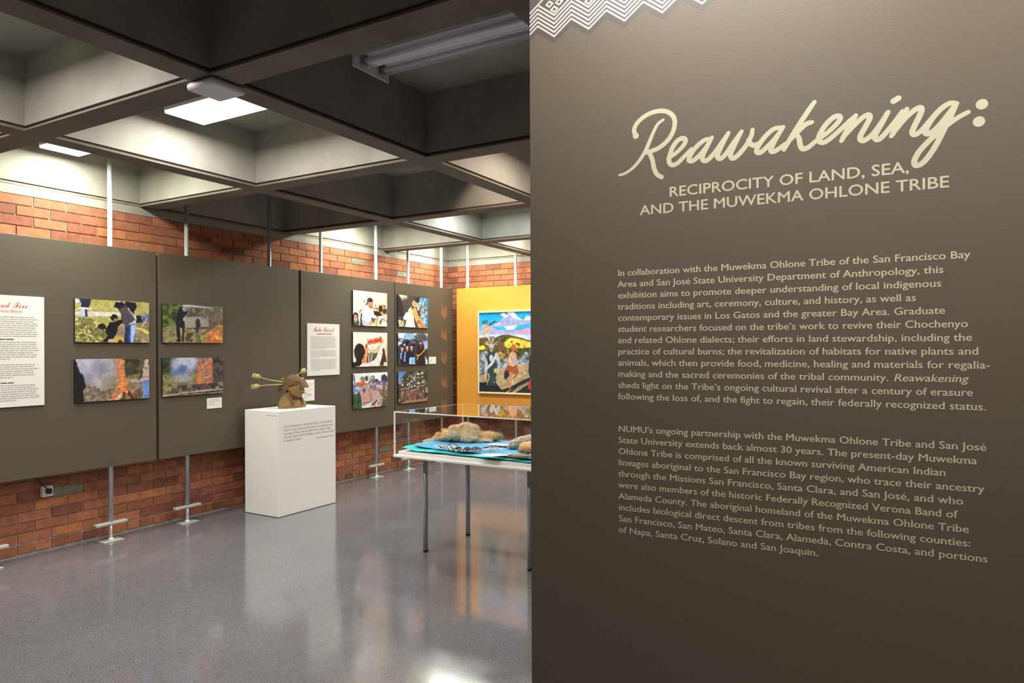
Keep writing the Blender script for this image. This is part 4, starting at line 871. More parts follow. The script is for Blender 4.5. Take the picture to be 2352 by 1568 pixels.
def pic_painting():      # painted landscape: dancers on a road, golden hills, a hawk
    p = Pic(180, 148, (20, 152, 206), 0.22); X = lambda *q: [(a*0.50, b) for a, b in q]      # the visible left half of the canvas
    p.fade([(0, 0), (1, 0), (1, .34), (0, .34)], (0, 142, 200), (120, 170, 214)); p.poly(X((0, .22), (.3, .19), (.55, .25), (1, .24), (1, .36), (0, .36)), (166, 160, 204)); p.poly(X((0, .28), (.2, .27), (.5, .29), (1, .28), (1, .36), (0, .36)), (186, 194, 222))
    p.poly(X((.30, .17), (.44, .10), (.52, .04), (.62, .0), (.70, .02), (.78, .08), (.86, .11), (.95, .06), (1, .07), (1, .17), (.7, .18), (.4, .19)), (142, 150, 194)); p.poly(X((.55, .0), (.68, 0), (.78, .08), (.86, .11), (.74, .09), (.62, .04)), (238, 226, 224)); p.poly(X((.42, .03), (.50, .01), (.58, .06), (.50, .07)), (232, 222, 228)); p.poly(X((.30, .17), (.40, .13), (.46, .14), (.34, .18)), (196, 168, 200)); p.poly(X((.86, .11), (.94, .06), (1, .07), (1, .11)), (232, 206, 214))
    p.poly(X((.5, .18), (.75, .17), (.68, .21), (.72, .22), (.55, .22)), (226, 216, 228)); p.poly(X((.70, .24), (.95, .20), (1, .22), (1, .27), (.76, .28)), (196, 142, 186)); p.poly(X((.74, .17), (1, .15), (1, .19), (.8, .20)), (40, 160, 206)); p.poly(X((.30, .19), (.48, .19), (.46, .22), (.34, .22)), (30, 158, 206)); p.poly(X((.5, .25), (.62, .24), (.64, .26), (.52, .27)), (180, 128, 184))
    p.poly(X((0, .34), (.12, .31), (.25, .34), (.40, .30), (.55, .28), (.75, .31), (1, .36), (1, .72), (0, .72)), (70, 74, 40)); p.speck(X((0, .32), (.5, .28), (1, .36), (1, .6), (0, .6)), [(52, 58, 30), (110, 84, 52), (92, 80, 40)], 40, 34, 3, .56)
    g = X((.48, .38), (.60, .32), (.80, .34), (1, .38), (1, .44), (.85, .45), (.62, .44), (.44, .47)); p.poly(g, (226, 188, 62)); p.speck(g, [(84, 70, 30), (246, 214, 96)], 60, 40, 7, .60); p.poly(X((0, .43), (.10, .41), (.13, .45), (.08, .47), (0, .46)), (234, 206, 70)); p.poly(X((.12, .40), (.20, .33), (.20, .42)), (200, 166, 60)); p.speck(X((.38, .45), (.6, .44), (.58, .6), (.4, .58)), [(196, 158, 60), (84, 64, 36)], 50, 50, 9, .55); p.poly(X((.36, .40), (.5, .36), (.5, .46), (.38, .47)), (112, 78, 56))
    for q in (((0, .58), (.06, .50), (.16, .46), (.22, .60), (.24, .80), (0, .82)), ((.30, .54), (.38, .49), (.44, .66), (.36, .72), (.30, .7)), ((.44, .62), (.54, .55), (.62, .60), (.56, .72), (.42, .74)), ((.72, .60), (.82, .56), (.92, .48), (.97, .54), (.96, .64), (.76, .66))):
        p.poly(X(*q), (132, 138, 152)); p.speck(X(*q), [(92, 98, 112), (176, 180, 194), (66, 68, 80)], 50, 40, 12, .56)
    p.poly(X((.30, .74), (.6, .66), (1, .64), (1, .86), (.55, 1), (.2, 1), (.1, .9), (0, .86), (0, .80)), (176, 150, 116)); p.speck(X((.25, .7), (1, .66), (1, .9), (.3, .95)), [(154, 128, 96), (196, 172, 138)], 44, 34, 16, .56); p.poly(X((0, .88), (.30, .86), (.46, .96), (.55, 1), (0, 1)), (40, 38, 38)); p.poly(X((.55, 1), (.70, .93), (1, .80), (1, 1)), (40, 40, 44)); p.poly(X((.40, .98), (.62, .92), (1, .79), (1, .83), (.5, 1)), (44, 42, 40)); p.poly(X((.60, 1), (.82, .90), (1, .84), (1, .87), (.70, 1)), (150, 134, 116))
    p.poly(X((.06, .15), (.14, .11), (.18, .17), (.22, .19), (.14, .22), (.06, .21)), (150, 154, 172)); p.poly(X((.18, .18), (.26, .15), (.27, .19), (.20, .24), (.12, .28), (.06, .27), (.10, .22)), (196, 158, 110)); p.line(X((.22, .16), (.32, .12)), .008, (50, 40, 40))
    for i in range(4): p.line(X((.08+.025*i, .14), (.07+.03*i, .10)), .004, (40, 34, 36))
    for i in range(11):
        a = -2.9+2.7*i/10; p.line(X((.25, .42), (.25+.12*math.cos(a), .42+.11*math.sin(a))), .005, [(206, 170, 130), (150, 140, 136), (60, 56, 52)][i % 3])
    p.ell(.125, .43, .022, .035, (170, 172, 180)); p.ell(.125, .465, .016, .03, (150, 130, 128)); p.poly(X((.16, .54), (.22, .50), (.30, .50), (.34, .58), (.32, .68), (.18, .70)), (44, 48, 54)); p.ell(.125, .57, .02, .045, (180, 186, 196)); p.poly(X((.14, .58), (.18, .62), (.15, .72), (.13, .86), (.11, .70)), (196, 190, 196)); p.poly(X((.17, .68), (.33, .66), (.35, .92), (.15, .92)), (48, 62, 76)); p.speck(X((.15, .68), (.2, .68), (.22, .94), (.14, .92)), [(206, 214, 96), (36, 36, 38)], 80, 40, 21, .60); p.speck(X((.30, .7), (.35, .7), (.36, .9), (.30, .9)), [(196, 206, 96), (40, 40, 40)], 80, 40, 24, .60); p.line(X((.16, .70), (.28, .62), (.36, .52)), .012, (206, 204, 218)); p.line(X((.36, .52), (.40, .66), (.38, .72)), .014, (178, 176, 190))
    p.ell(.34, .44, .026, .038, (176, 86, 46)); p.poly(X((.60, .52), (.66, .48), (.74, .52), (.74, .62), (.70, .68), (.58, .68), (.58, .58)), (206, 142, 118)); p.ell(.345, .60, .02, .03, (150, 160, 176)); p.poly(X((.56, .66), (.74, .66), (.78, .74), (.70, .76), (.60, .76), (.50, .74)), (156, 78, 42)); p.poly(X((.58, .74), (.66, .74), (.64, .82), (.62, .94), (.59, .95), (.60, .82)), (196, 128, 108)); p.poly(X((.70, .70), (.78, .74), (.68, .84), (.66, .82), (.72, .76)), (150, 90, 56)); p.poly(X((.50, .74), (.58, .72), (.60, .78), (.54, .84), (.50, .82)), (44, 46, 48)); p.line(X((.72, .63), (.80, .66), (.86, .68)), .008, (196, 168, 150)); p.line(X((.60, .58), (.66, .66)), .010, (226, 170, 150))
    p.poly(X((.97, .56), (1.05, .50), (1.1, .80), (.98, .80), (.95, .70)), (40, 44, 56)); p.poly(X((.96, .85), (1.06, .84), (1.04, .95), (.96, .94)), (206, 44, 34))
    p.fade([(.52, .36), (1, .36), (1, .8), (.56, .8)], (112, 106, 60), (170, 146, 112)); p.poly([(.56, .8), (1, .66), (1, 1), (.52, 1)], (54, 52, 52))
    for i in range(5):
        x = .58+.09*i; p.poly([(x-.02, .9), (x-.018, .55), (x+.018, .55), (x+.02, .9)], [(150, 60, 44), (60, 66, 80), (176, 140, 110), (84, 60, 50), (120, 126, 140)][i]); p.ell(x, .50, .014, .03, (150, 104, 84))
    return p

def wall_print(label, pic, y0, y1, z0, z1, group):
    e = empty('photo_print', (-5.79, (y0+y1)/2, z0), label, 'photo', group)
    m = MB(); m.box((-5.7995, y0, z0), (-5.7815, y1, z1)); m.build('backing_board', M_BLACK, e)
    print_mesh('picture', pic, lambda u, v: (-5.7805, y0+(y1-y0)*u, z1-(z1-z0)*v), e)
GA, GB = 'four fire photos', 'six regalia photos'
wall_print('landscape photo of people bending over brush on a lawn, top left of four', pic_gather(), 3.075, 3.695, 1.661, 2.008, GA)
wall_print('landscape photo of a figure with a staff in a field, flames lower right', pic_field(), 3.819, 4.440, 1.662, 2.010, GA)
wall_print('landscape photo of a tall flame with a person in a pale waistcoat', pic_fire(), 3.074, 3.694, 1.182, 1.526, GA)
wall_print('landscape photo of blue smoke and flames over ash, bottom right of four', pic_smoke(), 3.818, 4.439, 1.183, 1.526, GA)
wall_print('square photo of a person in white working at a craft table', pic_craft(), 6.235, 6.847, 1.880, 2.297, GB)
wall_print('square photo of arms lifting a red beaded band seen from behind', pic_headband(), 6.233, 6.849, 1.387, 1.801, GB)
wall_print('square photo of tan robed figures led by an orange headpiece', pic_procession(), 6.231, 6.850, 0.889, 1.308, GB)
wall_print('square photo of hands tying white cloth before bright blue', pic_dressing(), 7.065, 7.697, 1.878, 2.299, GB)
wall_print('square photo of dark dressed people in blue feather headdresses', pic_regalia(), 7.063, 7.688, 1.391, 1.804, GB)
wall_print('square photo of a row of dancers in long brown skirts', pic_circle(), 7.064, 7.683, 0.892, 1.303, GB)

# ------------------------------------------------------------------ text sheets and small caption cards
def greek(mb, at, x0, x1, y, h, seed, mi=0):
    """a line of print too small to read: word-long marks"""
    r = random.Random(seed); x = x0
    while x < x1 - 0.004:
        w = min(r.uniform(0.016, 0.060), x1-x)
        mb.quad(at(x, y), at(x+w, y), at(x+w, y+h*r.uniform(0.85, 1.1)), at(x, y+h), mi); x += w + 0.0042
def sheet(label, y0, y1, z0, z1, name='text_sign', cat='sign', group=None, thick=0.012, m=None):
    e = empty(name, (-5.79, (y0+y1)/2, z0), label, cat, group)
    b = MB(); b.box((-5.7995, y0, z0), (-5.80+thick, y1, z1)); b.build('sheet_core', m or M_SIGN, e, bevel=0.001, segs=1)
    return e, (lambda x, z: (-5.80+thick+0.0006, y0+x, z1-z)), y1-y0, z1-z0
e, at, w, h = sheet('tall white text board with red script heading, cut by the left edge of the picture', 2.383, 2.853, 1.180, 2.003)
at2 = lambda x, y: at(x, -y)
t = MB()
text_into(t, 'Good Fire', at2, w/2, -0.092, 0.068, 0.240, SCRIPT, 0.0, 'c'); t.build('heading', M_RED_INK, e)
t = MB(); text_into(t, 'Hor\u0161e Hiyyis', at2, w/2, -0.126, 0.031, 0.165, SERIF, 0.0, 'c'); t.build('subheading', M_PINK_INK, e)
t = MB(); z = 0.162; sd = 0
blocks = [10, -1, 9, 0, 7, 0, -1, 8]
for bk in blocks:
    if bk == -1: greek(t, at2, 0.04, 0.04+0.22, -z, 0.0085, sd+50); t.build('subheading_line', M_DARK_INK, e); t = MB(); z += 0.0190; continue
    if bk == 0: z += 0.016; continue
    for k in range(bk):
        x1 = (w-0.034 - random.Random(sd).random()*0.045) if k < bk-1 or bk == 10 else w*random.Random(sd).uniform(0.45, 0.7)
        greek(t, at2, 0.04, x1, -z, 0.0058, sd); z += 0.0157; sd += 1
    z += 0.009
    t.build('paragraph', M_GREY_INK, e); t = MB()
e, at, w, h = sheet('white text sheet with red script heading Make Sacred above the bust', 5.525, 6.018, 1.305, 1.884)
at3 = lambda x, y: at(x, -y)
t = MB(); text_into(t, 'Make Sacred', at3, w/2, -0.088, 0.082, 0.318, SCRIPT, 0.0, 'c'); t.build('heading', M_RED_INK, e)
t = MB(); greek(t, at3, w*0.29, w*0.74, -0.122, 0.014, 3); tag(t.build('subheading', M_PINK_INK, e), 'faded red subheading too small to read')
t = MB(); z = 0.150; sd = 200
for n_ in (10, 6, 9):
    for k in range(n_):
        x1 = w*random.Random(sd).uniform(0.84, 0.91) if k < n_-1 else w*random.Random(sd).uniform(0.35, 0.7)
        greek(t, at3, w*0.095, x1, -z, 0.0052, sd); z += 0.0146; sd += 1
    z += 0.010
    t.build('paragraph', M_GREY_INK, e); t = MB()
for i_, (l_, a) in enumerate((('small white caption card below the blue smoke photo', (4.275, 4.437, 1.041, 1.140)),
                  ('small square white caption card right of the feather headdress photo', (7.737, 7.898, 1.392, 1.488)),
                  ('white caption card partly hidden behind the bust, under the script titled sheet', (5.452, 5.632, 1.032, 1.264)))):
    e, at, w, h = sheet(l_, *a, name='caption_card', cat='label', group='white caption cards on the display panels', thick=0.006, m=M_CARD)
    t = MB(); zz_ = h*0.2
    for k in range(4 if h < 0.2 else 9):
        greek(t, lambda x, y, at=at: at(x, -y), w*0.10, w*(0.86 if k % 3 != 2 else 0.5), -zz_, 0.0040, 300+10*i_+k); zz_ += h*(0.16 if h < 0.2 else 0.08)
    t.build('caption_text', M_GREY_INK, e)

# framed painting on the orange panel
FX0, FX1, FZ0, FZ1, FY = -5.336, -3.66, 0.976, 2.119, 8.262
e = empty('framed_painting', ((FX0+FX1)/2, OY, FZ0), 'large painting of dancers on a road in a thin pale frame on the orange panel', 'painting')
for nm, (a_, q_, z0, z1) in (('frame_rail', (FX0, FX1, FZ1-0.022, FZ1)), ('frame_rail', (FX0, FX1, FZ0, FZ0+0.022)), ('frame_rail', (FX0, FX0+0.020, FZ0+0.022, FZ1-0.022)), ('frame_rail', (FX1-0.020, FX1, FZ0+0.022, FZ1-0.022))):
    m = MB(); m.box((a_, FY-0.012, z0), (q_, OY-0.001, z1)); m.build(nm, mat('pale_maple_frame', rgb(226, 204, 160), rough=0.5), e, bevel=0.002, segs=1)
print_mesh('canvas', pic_painting(), lambda u, v: (FX0+0.018+(FX1-FX0-0.036)*u, FY, FZ1-0.02-(FZ1-FZ0-0.04)*v), e)

# wall outlet with a plug
e = empty('wall_outlet', (-6.0, 2.972, 0.478), 'small white wall outlet with a black plug on the bricks under the panel', 'outlet')
m = MB(); m.box((-6.0195, 2.931, 0.437), (-5.985, 3.013, 0.520)); m.build('box', M_WHITEPL, e, bevel=0.004)
m = MB(); m.box((-5.985, 2.956, 0.462), (-5.950, 2.990, 0.502)); m.build('plug', M_BLACK, e, bevel=0.005)
m = MB(); m.tube([(-5.955, 2.962, 0.492), (-5.945, 2.935, 0.520), (-5.95, 2.905, 0.555), (-5.955, 2.88, 0.60), (-5.955, 2.86, 0.66), (-5.955, 2.855, 0.72)], 0.004, 8); m.build('cord', M_BLACK, e)

# ------------------------------------------------------------------ white pedestal with its lettering
PZ = 1.009
e = empty('pedestal', (-5.492, 5.025, 0), 'tall white museum pedestal carrying the ochre bust', 'pedestal')
b = MB(); b.box((-5.725, 4.645, 0.004), (-5.258, 5.405, PZ)); b.build('body', M_WHITE, e, bevel=0.003, segs=1)
t = MB(); at = lambda x, z: (-5.2572, x, z)
for i_, (s_, w_) in enumerate((('The revitalization of Muwekma Ohlone song and dance', .646), ('could not have been possible without the education and', .648), ('teachings of Wassie Ducoba (Elder Bear) and his People,', .622),
                ('the Lone Band of Miwok Indians and the Nisenan People', .665), ('of Amador County.', .218))):
    text_into(t, s_, at, 4.716, 0.848-0.0338*i_, 0.030, w_, ITAL)
t.build('quotation', M_PALE_INK, e); t = MB()
text_into(t, 'Joey Iyolopixtli Torrez', at, 5.130, 0.848-0.0338*4.45, 0.027, .258, ITAL)
t.build('attribution', M_PALE_INK, e)
t = MB(); text_into(t, 'PLEASE DO NOT TOUCH', lambda x, z: (x, 4.6442, z), -5.410, 0.962, 0.0115, .143, SANS, 0.012); t.build('notice', M_DARK_INK, e)

# ------------------------------------------------------------------ ochre bust
BX0, BY0, FA = -5.486, 5.031, 0.30
cf, sf = math.cos(FA), math.sin(FA)
def L2W(x, y, z):        # bust frame: x forward, y to its left, z up from the pedestal
    return (BX0 + x*cf - y*sf, BY0 + x*sf + y*cf, PZ + z)
FT = -0.05
def L2T(x, y, z):        # the shoulders' own frame: the head is turned to its left
    return (BX0 + x*math.cos(FT) - y*math.sin(FT), BY0 + x*math.sin(FT) + y*math.cos(FT), PZ + z)
e = empty('bust', (BX0, BY0, PZ), 'ochre clay bust with a feathered headdress and tufted sticks on the white pedestal', 'sculpture')
m = MB()
def lring(z, cx_, rx, ry, n=28, pw=2.4):
    o = []
    for k in range(n):
        a = 2*math.pi*k/n; c_, s_ = math.cos(a), math.sin(a)
        f = (abs(c_)**pw + abs(s_)**pw)**(-1/pw)
        o.append(L2T(cx_+rx*c_*f, ry*s_*f, z))
    return o
rings = [(0.000, 0.0, .080, .156), (0.03, 0.0, .082, .158), (0.058, -.004, .080, .152), (0.085, -.012, .072, .132), (0.106, -.018, .062, .108), (0.126, -.020, .054, .082), (0.146, -.014, .048, .060), (0.17, .000, .044, .048), (.20, .012, .042, .042)]
P = [lring(*r) for r in rings]; P = [r+[r[0]] for r in P]
m.grid(P); m.poly(P[0][:-1][::-1]); m.poly(P[-1][:-1])
def face(d, p):
    x, y, z = d
    q = p.copy()
    def g(cx_, cz, s1, s2, a, cy=0.0, sy=None):
        w = math.exp(-((y-cy)/(sy or s1))**2 - ((z-cz)/s2)**2)
        if x > 0: q.x += a*w
    g(0, -0.06, .10, .20, .024); g(0, -0.22, .13, .07, .020)          # nose
    g(0, 0.18, .5, .08, .006)                                          # brow
    g(0, 0.04, .14, .10, -.018, -.30); g(0, 0.04, .14, .10, -.018, .30)  # eye sockets
    g(0, 0.04, .08, .05, .004, -.30); g(0, 0.04, .08, .05, .004, .30)
    g(0, -.18, .16, .14, .005, -.45); g(0, -.18, .16, .14, .005, .45)    # cheeks
    g(0, -.43, .20, .045, .013); g(0, -.55, .17, .045, .012); g(0, -.49, .2, .02, -.007); g(0, -.72, .22, .12, .016)   # lips, chin
    return q
HC = L2W(.036, 0, .196)
RF = Matrix.Rotation(FA-0.10, 3, 'Z') @ Matrix.Rotation(0.16, 3, 'Y')
m.ellipsoid(HC, (.088, .072, .106), RF, 56, 44, fn=face)
for sy in (-1, 1): m.ellipsoid(L2W(.012, sy*.072, .190), (.013, .010, .022), RF, 12, 8)
body = m.build('head_and_shoulders', M_CLAY, e)
md = body.modifiers.new('one_surface', 'REMESH'); md.mode = 'VOXEL'; md.voxel_size = 0.0032; md.use_smooth_shade = True
# braids and cord over the chest
for sy in (-1, 1):
    m = MB(); m.tube([L2T(.02, sy*.070, .16), L2T(.046, sy*.066, .115), L2T(.074, sy*.064, .075), L2T(.086, sy*.062, .03)], [.015, .013, .013, .009], 10); m.build('braid', M_CLAYHAIR, e)
m = MB(); m.tube([L2T(.028+.048*math.cos(a), .060*math.sin(a), .112-.012*math.cos(a)) for a in np.linspace(-2.2, 2.2, 18)], .007, 8); m.build('neck_cord', mat('dark_cord_clay', rgb(72, 54, 36), rough=0.85), e)
# cap of hair with a rough surface
def rough(d, p):
    n_ = mnoise.noise(Vector(d)*6.0)*0.5 + mnoise.noise(Vector(d)*15.0)*0.5 + mnoise.noise(Vector(d)*34.0)*0.35
    q = p*(1.0+0.11*n_)
    if d.x > 0.1: q.z = max(q.z, -0.004 - 0.05*max(0, 0.5-d.x))
    return q
m = MB(); m.ellipsoid(L2W(.012, 0, .246), (.100, .090, .090), RF, 64, 44, fn=rough); m.ellipsoid(L2W(-.028, 0, .196), (.066, .078, .062), RF, 48, 30, fn=rough)
hair = m.build('headdress_cap', M_CLAYHAIR, e)
md = hair.modifiers.new('one_surface', 'REMESH'); md.mode = 'VOXEL'; md.voxel_size = 0.004; md.use_smooth_shade = True
m = MB()
r = random.Random(3)
for k in range(46):      # short tufts tied at the back of the head
    a = r.uniform(-.9, .9); z_ = r.uniform(.185, .262); l_ = r.uniform(.05, .105)
    p0 = Vector(L2W(-.055*math.cos(a), .06*math.sin(a), z_)); p1 = Vector(L2W(-.055*math.cos(a)-l_, .07*math.sin(a)+r.uniform(-.02, .02), z_+r.uniform(-.045, .02)))
    m.tube([p0, (p0+p1)/2+Vector((0, 0, r.uniform(-.004, .008))), p1], [.006, .008, .0015], 6)
m.build('hair_tuft', M_CLAYHAIR, e)
m = MB()                 # feather band over the brow
for k in range(11):
    a = -.62+1.5*k/10
    p0 = Vector(L2W(.034+.092*math.cos(a), .082*math.sin(a), .282)); p1 = Vector(L2W(.062+.108*math.cos(a), .096*math.sin(a), .206+.006*(k % 2)))
    t_ = Vector((-math.sin(a+FA), math.cos(a+FA), 0)); n_ = (p1-p0).cross(t_).normalized()
    m.obox((p0+p1)/2, (p1-p0)/2, t_*.0085, n_*.0035)
m.build('brow_feather_band', M_CLAYHAIR, e, bevel=0.002, segs=1)
for k, (x_, y_, z_) in enumerate(((.080, .062, .292), (.100, .030, .294), (.112, -.008, .290), (-.080, -.045, .292))):
    m = MB(); m.ellipsoid(L2W(x_, y_, z_), (.010, .010, .010), None, 12, 8); m.build('bead', M_CLAYPALE, e)
def stick(p0, p1, p2, tuft):
    m = MB(); p0, p1, p2 = (Vector(L2W(*q)) for q in (p0, p1, p2))
    pts = [p0.lerp(p1, t).lerp(p1.lerp(p2, t), t) for t in np.linspace(0, 1, 12)]
    m.tube(pts, [.0065-.003*i/11 for i in range(12)], 8); o = m.build('hair_stick', M_CLAYPALE, e)
    d = (pts[-1]-pts[-2]).normalized(); f = MB(); s1 = d.cross(Vector((0, 0, 1))).normalized(); s2 = d.cross(s1)
    rr = random.Random(5)
    f.tube([p2-d*.010, p2+d*tuft*.25, p2+d*tuft*.5, p2+d*tuft*.75, p2+d*tuft], [.004, .020, .023, .015, .003], 10)
    for k in range(26):
        a = rr.uniform(0, 6.28); w = (s1*math.cos(a)+s2*math.sin(a)); t0 = rr.uniform(0, .35)*tuft
        f.tube([p2+d*t0+w*.012, p2+d*(t0+tuft*.35)+w*rr.uniform(.016, .024), p2+d*(t0+tuft*.65)+w*rr.uniform(.006, .022)], [.004, .0045, .001], 5)
    f.build('feather_tuft', M_CLAYPALE, o)
stick((-.060, -.050, .266), (-.14, -.110, .266), (-.238, -.188, .312), .084)
stick((-.070, -.055, .236), (-.15, -.122, .240), (-.246, -.198, .228), .080)
stick((.026, .042, .322), (.036, .066, .336), (.046, .092, .352), .066)
m = MB(); m.tube([L2W(.108, .004, .148), L2W(.196, .014, .130)], .0040, 8); m.build('mouth_pipe', M_CLAYPALE, e)

# ------------------------------------------------------------------ display table with the clear case
TA = -0.040
TX, TY = -3.552, 4.272
ct, st_ = math.cos(TA), math.sin(TA)
def T2(x, y, z): return (TX + x*ct - y*st_, TY + x*st_ + y*ct, z)
TW, TD = 1.42, 0.915
def tbox(mb, x0, y0, z0, x1, y1, z1, mi=0):
    c_ = T2((x0+x1)/2, (y0+y1)/2, (z0+z1)/2)
    mb.obox(c_, (ct*(x1-x0)/2, st_*(x1-x0)/2, 0), (-st_*(y1-y0)/2, ct*(y1-y0)/2, 0), (0, 0, (z1-z0)/2), mi)
e = empty('display_table', T2(TW/2, TD/2, 0), 'white topped display table on round grey metal legs under the clear case', 'table')
m = MB(); tbox(m, 0, 0, .757, TW, TD, .775); m.build('table_top', M_WHITE, e, bevel=0.002, segs=1)
m = MB(); tbox(m, .028, .028, .775, TW-.028, TD-.028, .802); m.build('raised_deck', M_WHITE, e, bevel=0.002, segs=1)
for lx, ly in ((.174, .184), (1.115, .215), (.174, .752), (1.115, .752)):
    x_, y_ = T2(lx, ly, 0)[:2]
    m = MB(); m.tube([(x_, y_, .020), (x_, y_, .757)], .0195, 18); lg = m.build('leg', M_LEG, e, origin=(x_, y_, 0))
    m = MB(); m.tube([(x_, y_, 0), (x_, y_, .020)], .0205, 18); m.build('foot_cap', M_BLACK, lg, origin=(x_, y_, 0))
e = empty('acrylic_case', T2(TW/2, TD/2, .776), 'clear acrylic case lid over the pelt and blue cloth', 'display case')
ZC, q = 1.112, .010
pn = [((q, q), (TW-q, q)), ((TW-q, q), (TW-q, TD-q)), ((TW-q, TD-q), (q, TD-q)), ((q, TD-q), (q, q))]
for a_, b_ in pn:
    m = MB(); m.quad(T2(*a_, .777), T2(*b_, .777), T2(*b_, ZC), T2(*a_, ZC)); m.build('side_pane', M_ACR, e)
m = MB(); m.quad(T2(q, q, ZC), T2(TW-q, q, ZC), T2(TW-q, TD-q, ZC), T2(q, TD-q, ZC)); m.build('top_pane', M_ACR, e)
h_ = .0038
for x_, y_ in ((q, q), (TW-q, q), (TW-q, TD-q), (q, TD-q)):
    m = MB(); k_ = h_*(1.2 if y_ < .1 else .7); tbox(m, x_-k_, y_-k_, .777, x_+k_, y_+k_, ZC-.003); m.build('corner_edge', M_ACREDGE, e)
for x0, y0, x1, y1, k_ in ((q, q, TW-q, q, 1.0), (q, TD-q, TW-q, TD-q, .35), (q, q, q, TD-q, .55), (TW-q, q, TW-q, TD-q, .55)):
    m = MB(); tbox(m, x0-h_*k_, y0-h_*k_, ZC-2*h_*k_, x1+h_*k_, y1+h_*k_, ZC-.0002); m.build('top_edge', M_ACREDGE, e)

# cloths on the deck
def cloth(name, corners, z0, amp, seed, m_, label, curl=0.0, nu=90, nv=44, corner=None):
    P = []
    c0, c1, c2, c3 = (np.array(c_) for c_ in corners)     # front left, front right, back right, back left
    for i in range(nv+1):
        v = i/nv; row = []
        for j in range(nu+1):
            u = j/nu
            p = (c0*(1-u)+c1*u)*(1-v) + (c3*(1-u)+c2*u)*v
            w = mnoise.noise(Vector((p[0]*9+seed, p[1]*9, 0)))*.5 + mnoise.noise(Vector((p[0]*4, p[1]*22+seed, 3)))*.6
            ed = mnoise.noise(Vector((u*11, v*7, seed)))*.016
            z = z0 + amp*(0.9+w)
            z += curl*math.exp(-(u/.05)**2)*(0.5+0.5*mnoise.noise(Vector((0, v*6, seed))))
            if corner: z += corner*math.exp(-(u/.07)**2-((v-.35)/.5)**2)
            row.append((p[0]+ed*(1 if u < .1 else .2), p[1]+ed*(1 if v < .1 else .2), z))
        P.append(row)
    mb = MB(); mb.grid(P); o = mb.build(name, m_, None, origin=(*((c0+c1+c2+c3)/4), z0))
    sd = o.modifiers.new('thickness', 'SOLIDIFY'); sd.thickness = .003; sd.offset = 1
    return tag(o, label, 'cloth')
tq = lambda x, y: T2(x, y, 0)[:2]
cloth('folded_cloth', (tq(.056, .040), tq(1.36, .042), tq(1.35, .86), tq(.085, .60)), .8045, .010, 2.0, M_TEAL, 'teal cloth showing along the front edge of the case, beneath the sky blue cloth', corner=.026)
cloth('folded_cloth', (tq(.105, .135), tq(1.33, .085), tq(1.34, .87), tq(.11, .78)), .8205, .006, 9.0, M_BLUE, 'sky blue cloth spread under the pelt in the clear case', corner=.026)

# ------------------------------------------------------------------ the pelt
M_PELT = mat('tan_hide', rgb(196, 168, 126), rough=0.95, var=0.35, vscale=22, bump=0.5, bscale=120)
M_FUR = mat('coyote_fur', (1, 1, 1), rough=0.9, tint=True, spec=0.2)
e = empty('animal_pelt', (-3.27, 4.86, .825), 'tan and cream coyote pelt with its head, lying on the sky blue cloth', 'pelt')
RT = Vector((.8653, .5013, 0)); FWD = Vector((-.5013, .8653, 0))      # along and across the table as the pelt lies
PO = Vector((-3.258, 4.798, .829))
def W(a, d, z): return PO + RT*a + FWD*d + Vector((0, 0, z))
RM = Matrix((RT, FWD, Vector((0, 0, 1)))).transposed()
blobs = [((-.262, -.07, .022), (.066, .026, .019), .22), ((-.190, -.055, .042), (.056, .040, .034), .30), ((-.125, -.025, .056), (.055, .050, .046), .3), ((-.05, .01, .075), (.085, .075, .070), .0),
         ((.03, .02, .085), (.085, .085, .078), .0), ((.085, .0, .075), (.060, .075, .075), -.2), ((.055, -.05, .045), (.070, .040, .044), .0), ((.15, .03, .038), (.085, .060, .040), .0), ((.195, .045, .040), (.080, .055, .040), .1), ((.265, .06, .036), (.060, .040, .034), .0), ((.16, -.03, .018), (.080, .025, .018), .0)]
m = MB()
for c_, r_, tl in blobs:
    m.ellipsoid(W(*c_), r_, RM @ Matrix.Rotation(-tl, 3, 'Y'), 28, 18, fn=lambda d, p: p*(1+.10*mnoise.noise(Vector(d)*3.1)+.05*mnoise.noise(Vector(d)*8)))
o = m.build('hide', M_PELT, e); md = o.modifiers.new('one_surface', 'REMESH'); md.mode = 'VOXEL'; md.voxel_size = .006; md.use_smooth_shade = True
fr, cols = MB(), []
r = random.Random(21)
FURC = [(250, 236, 204), (224, 198, 156), (168, 138, 98), (255, 250, 234), (126, 100, 74), (240, 196, 128)]
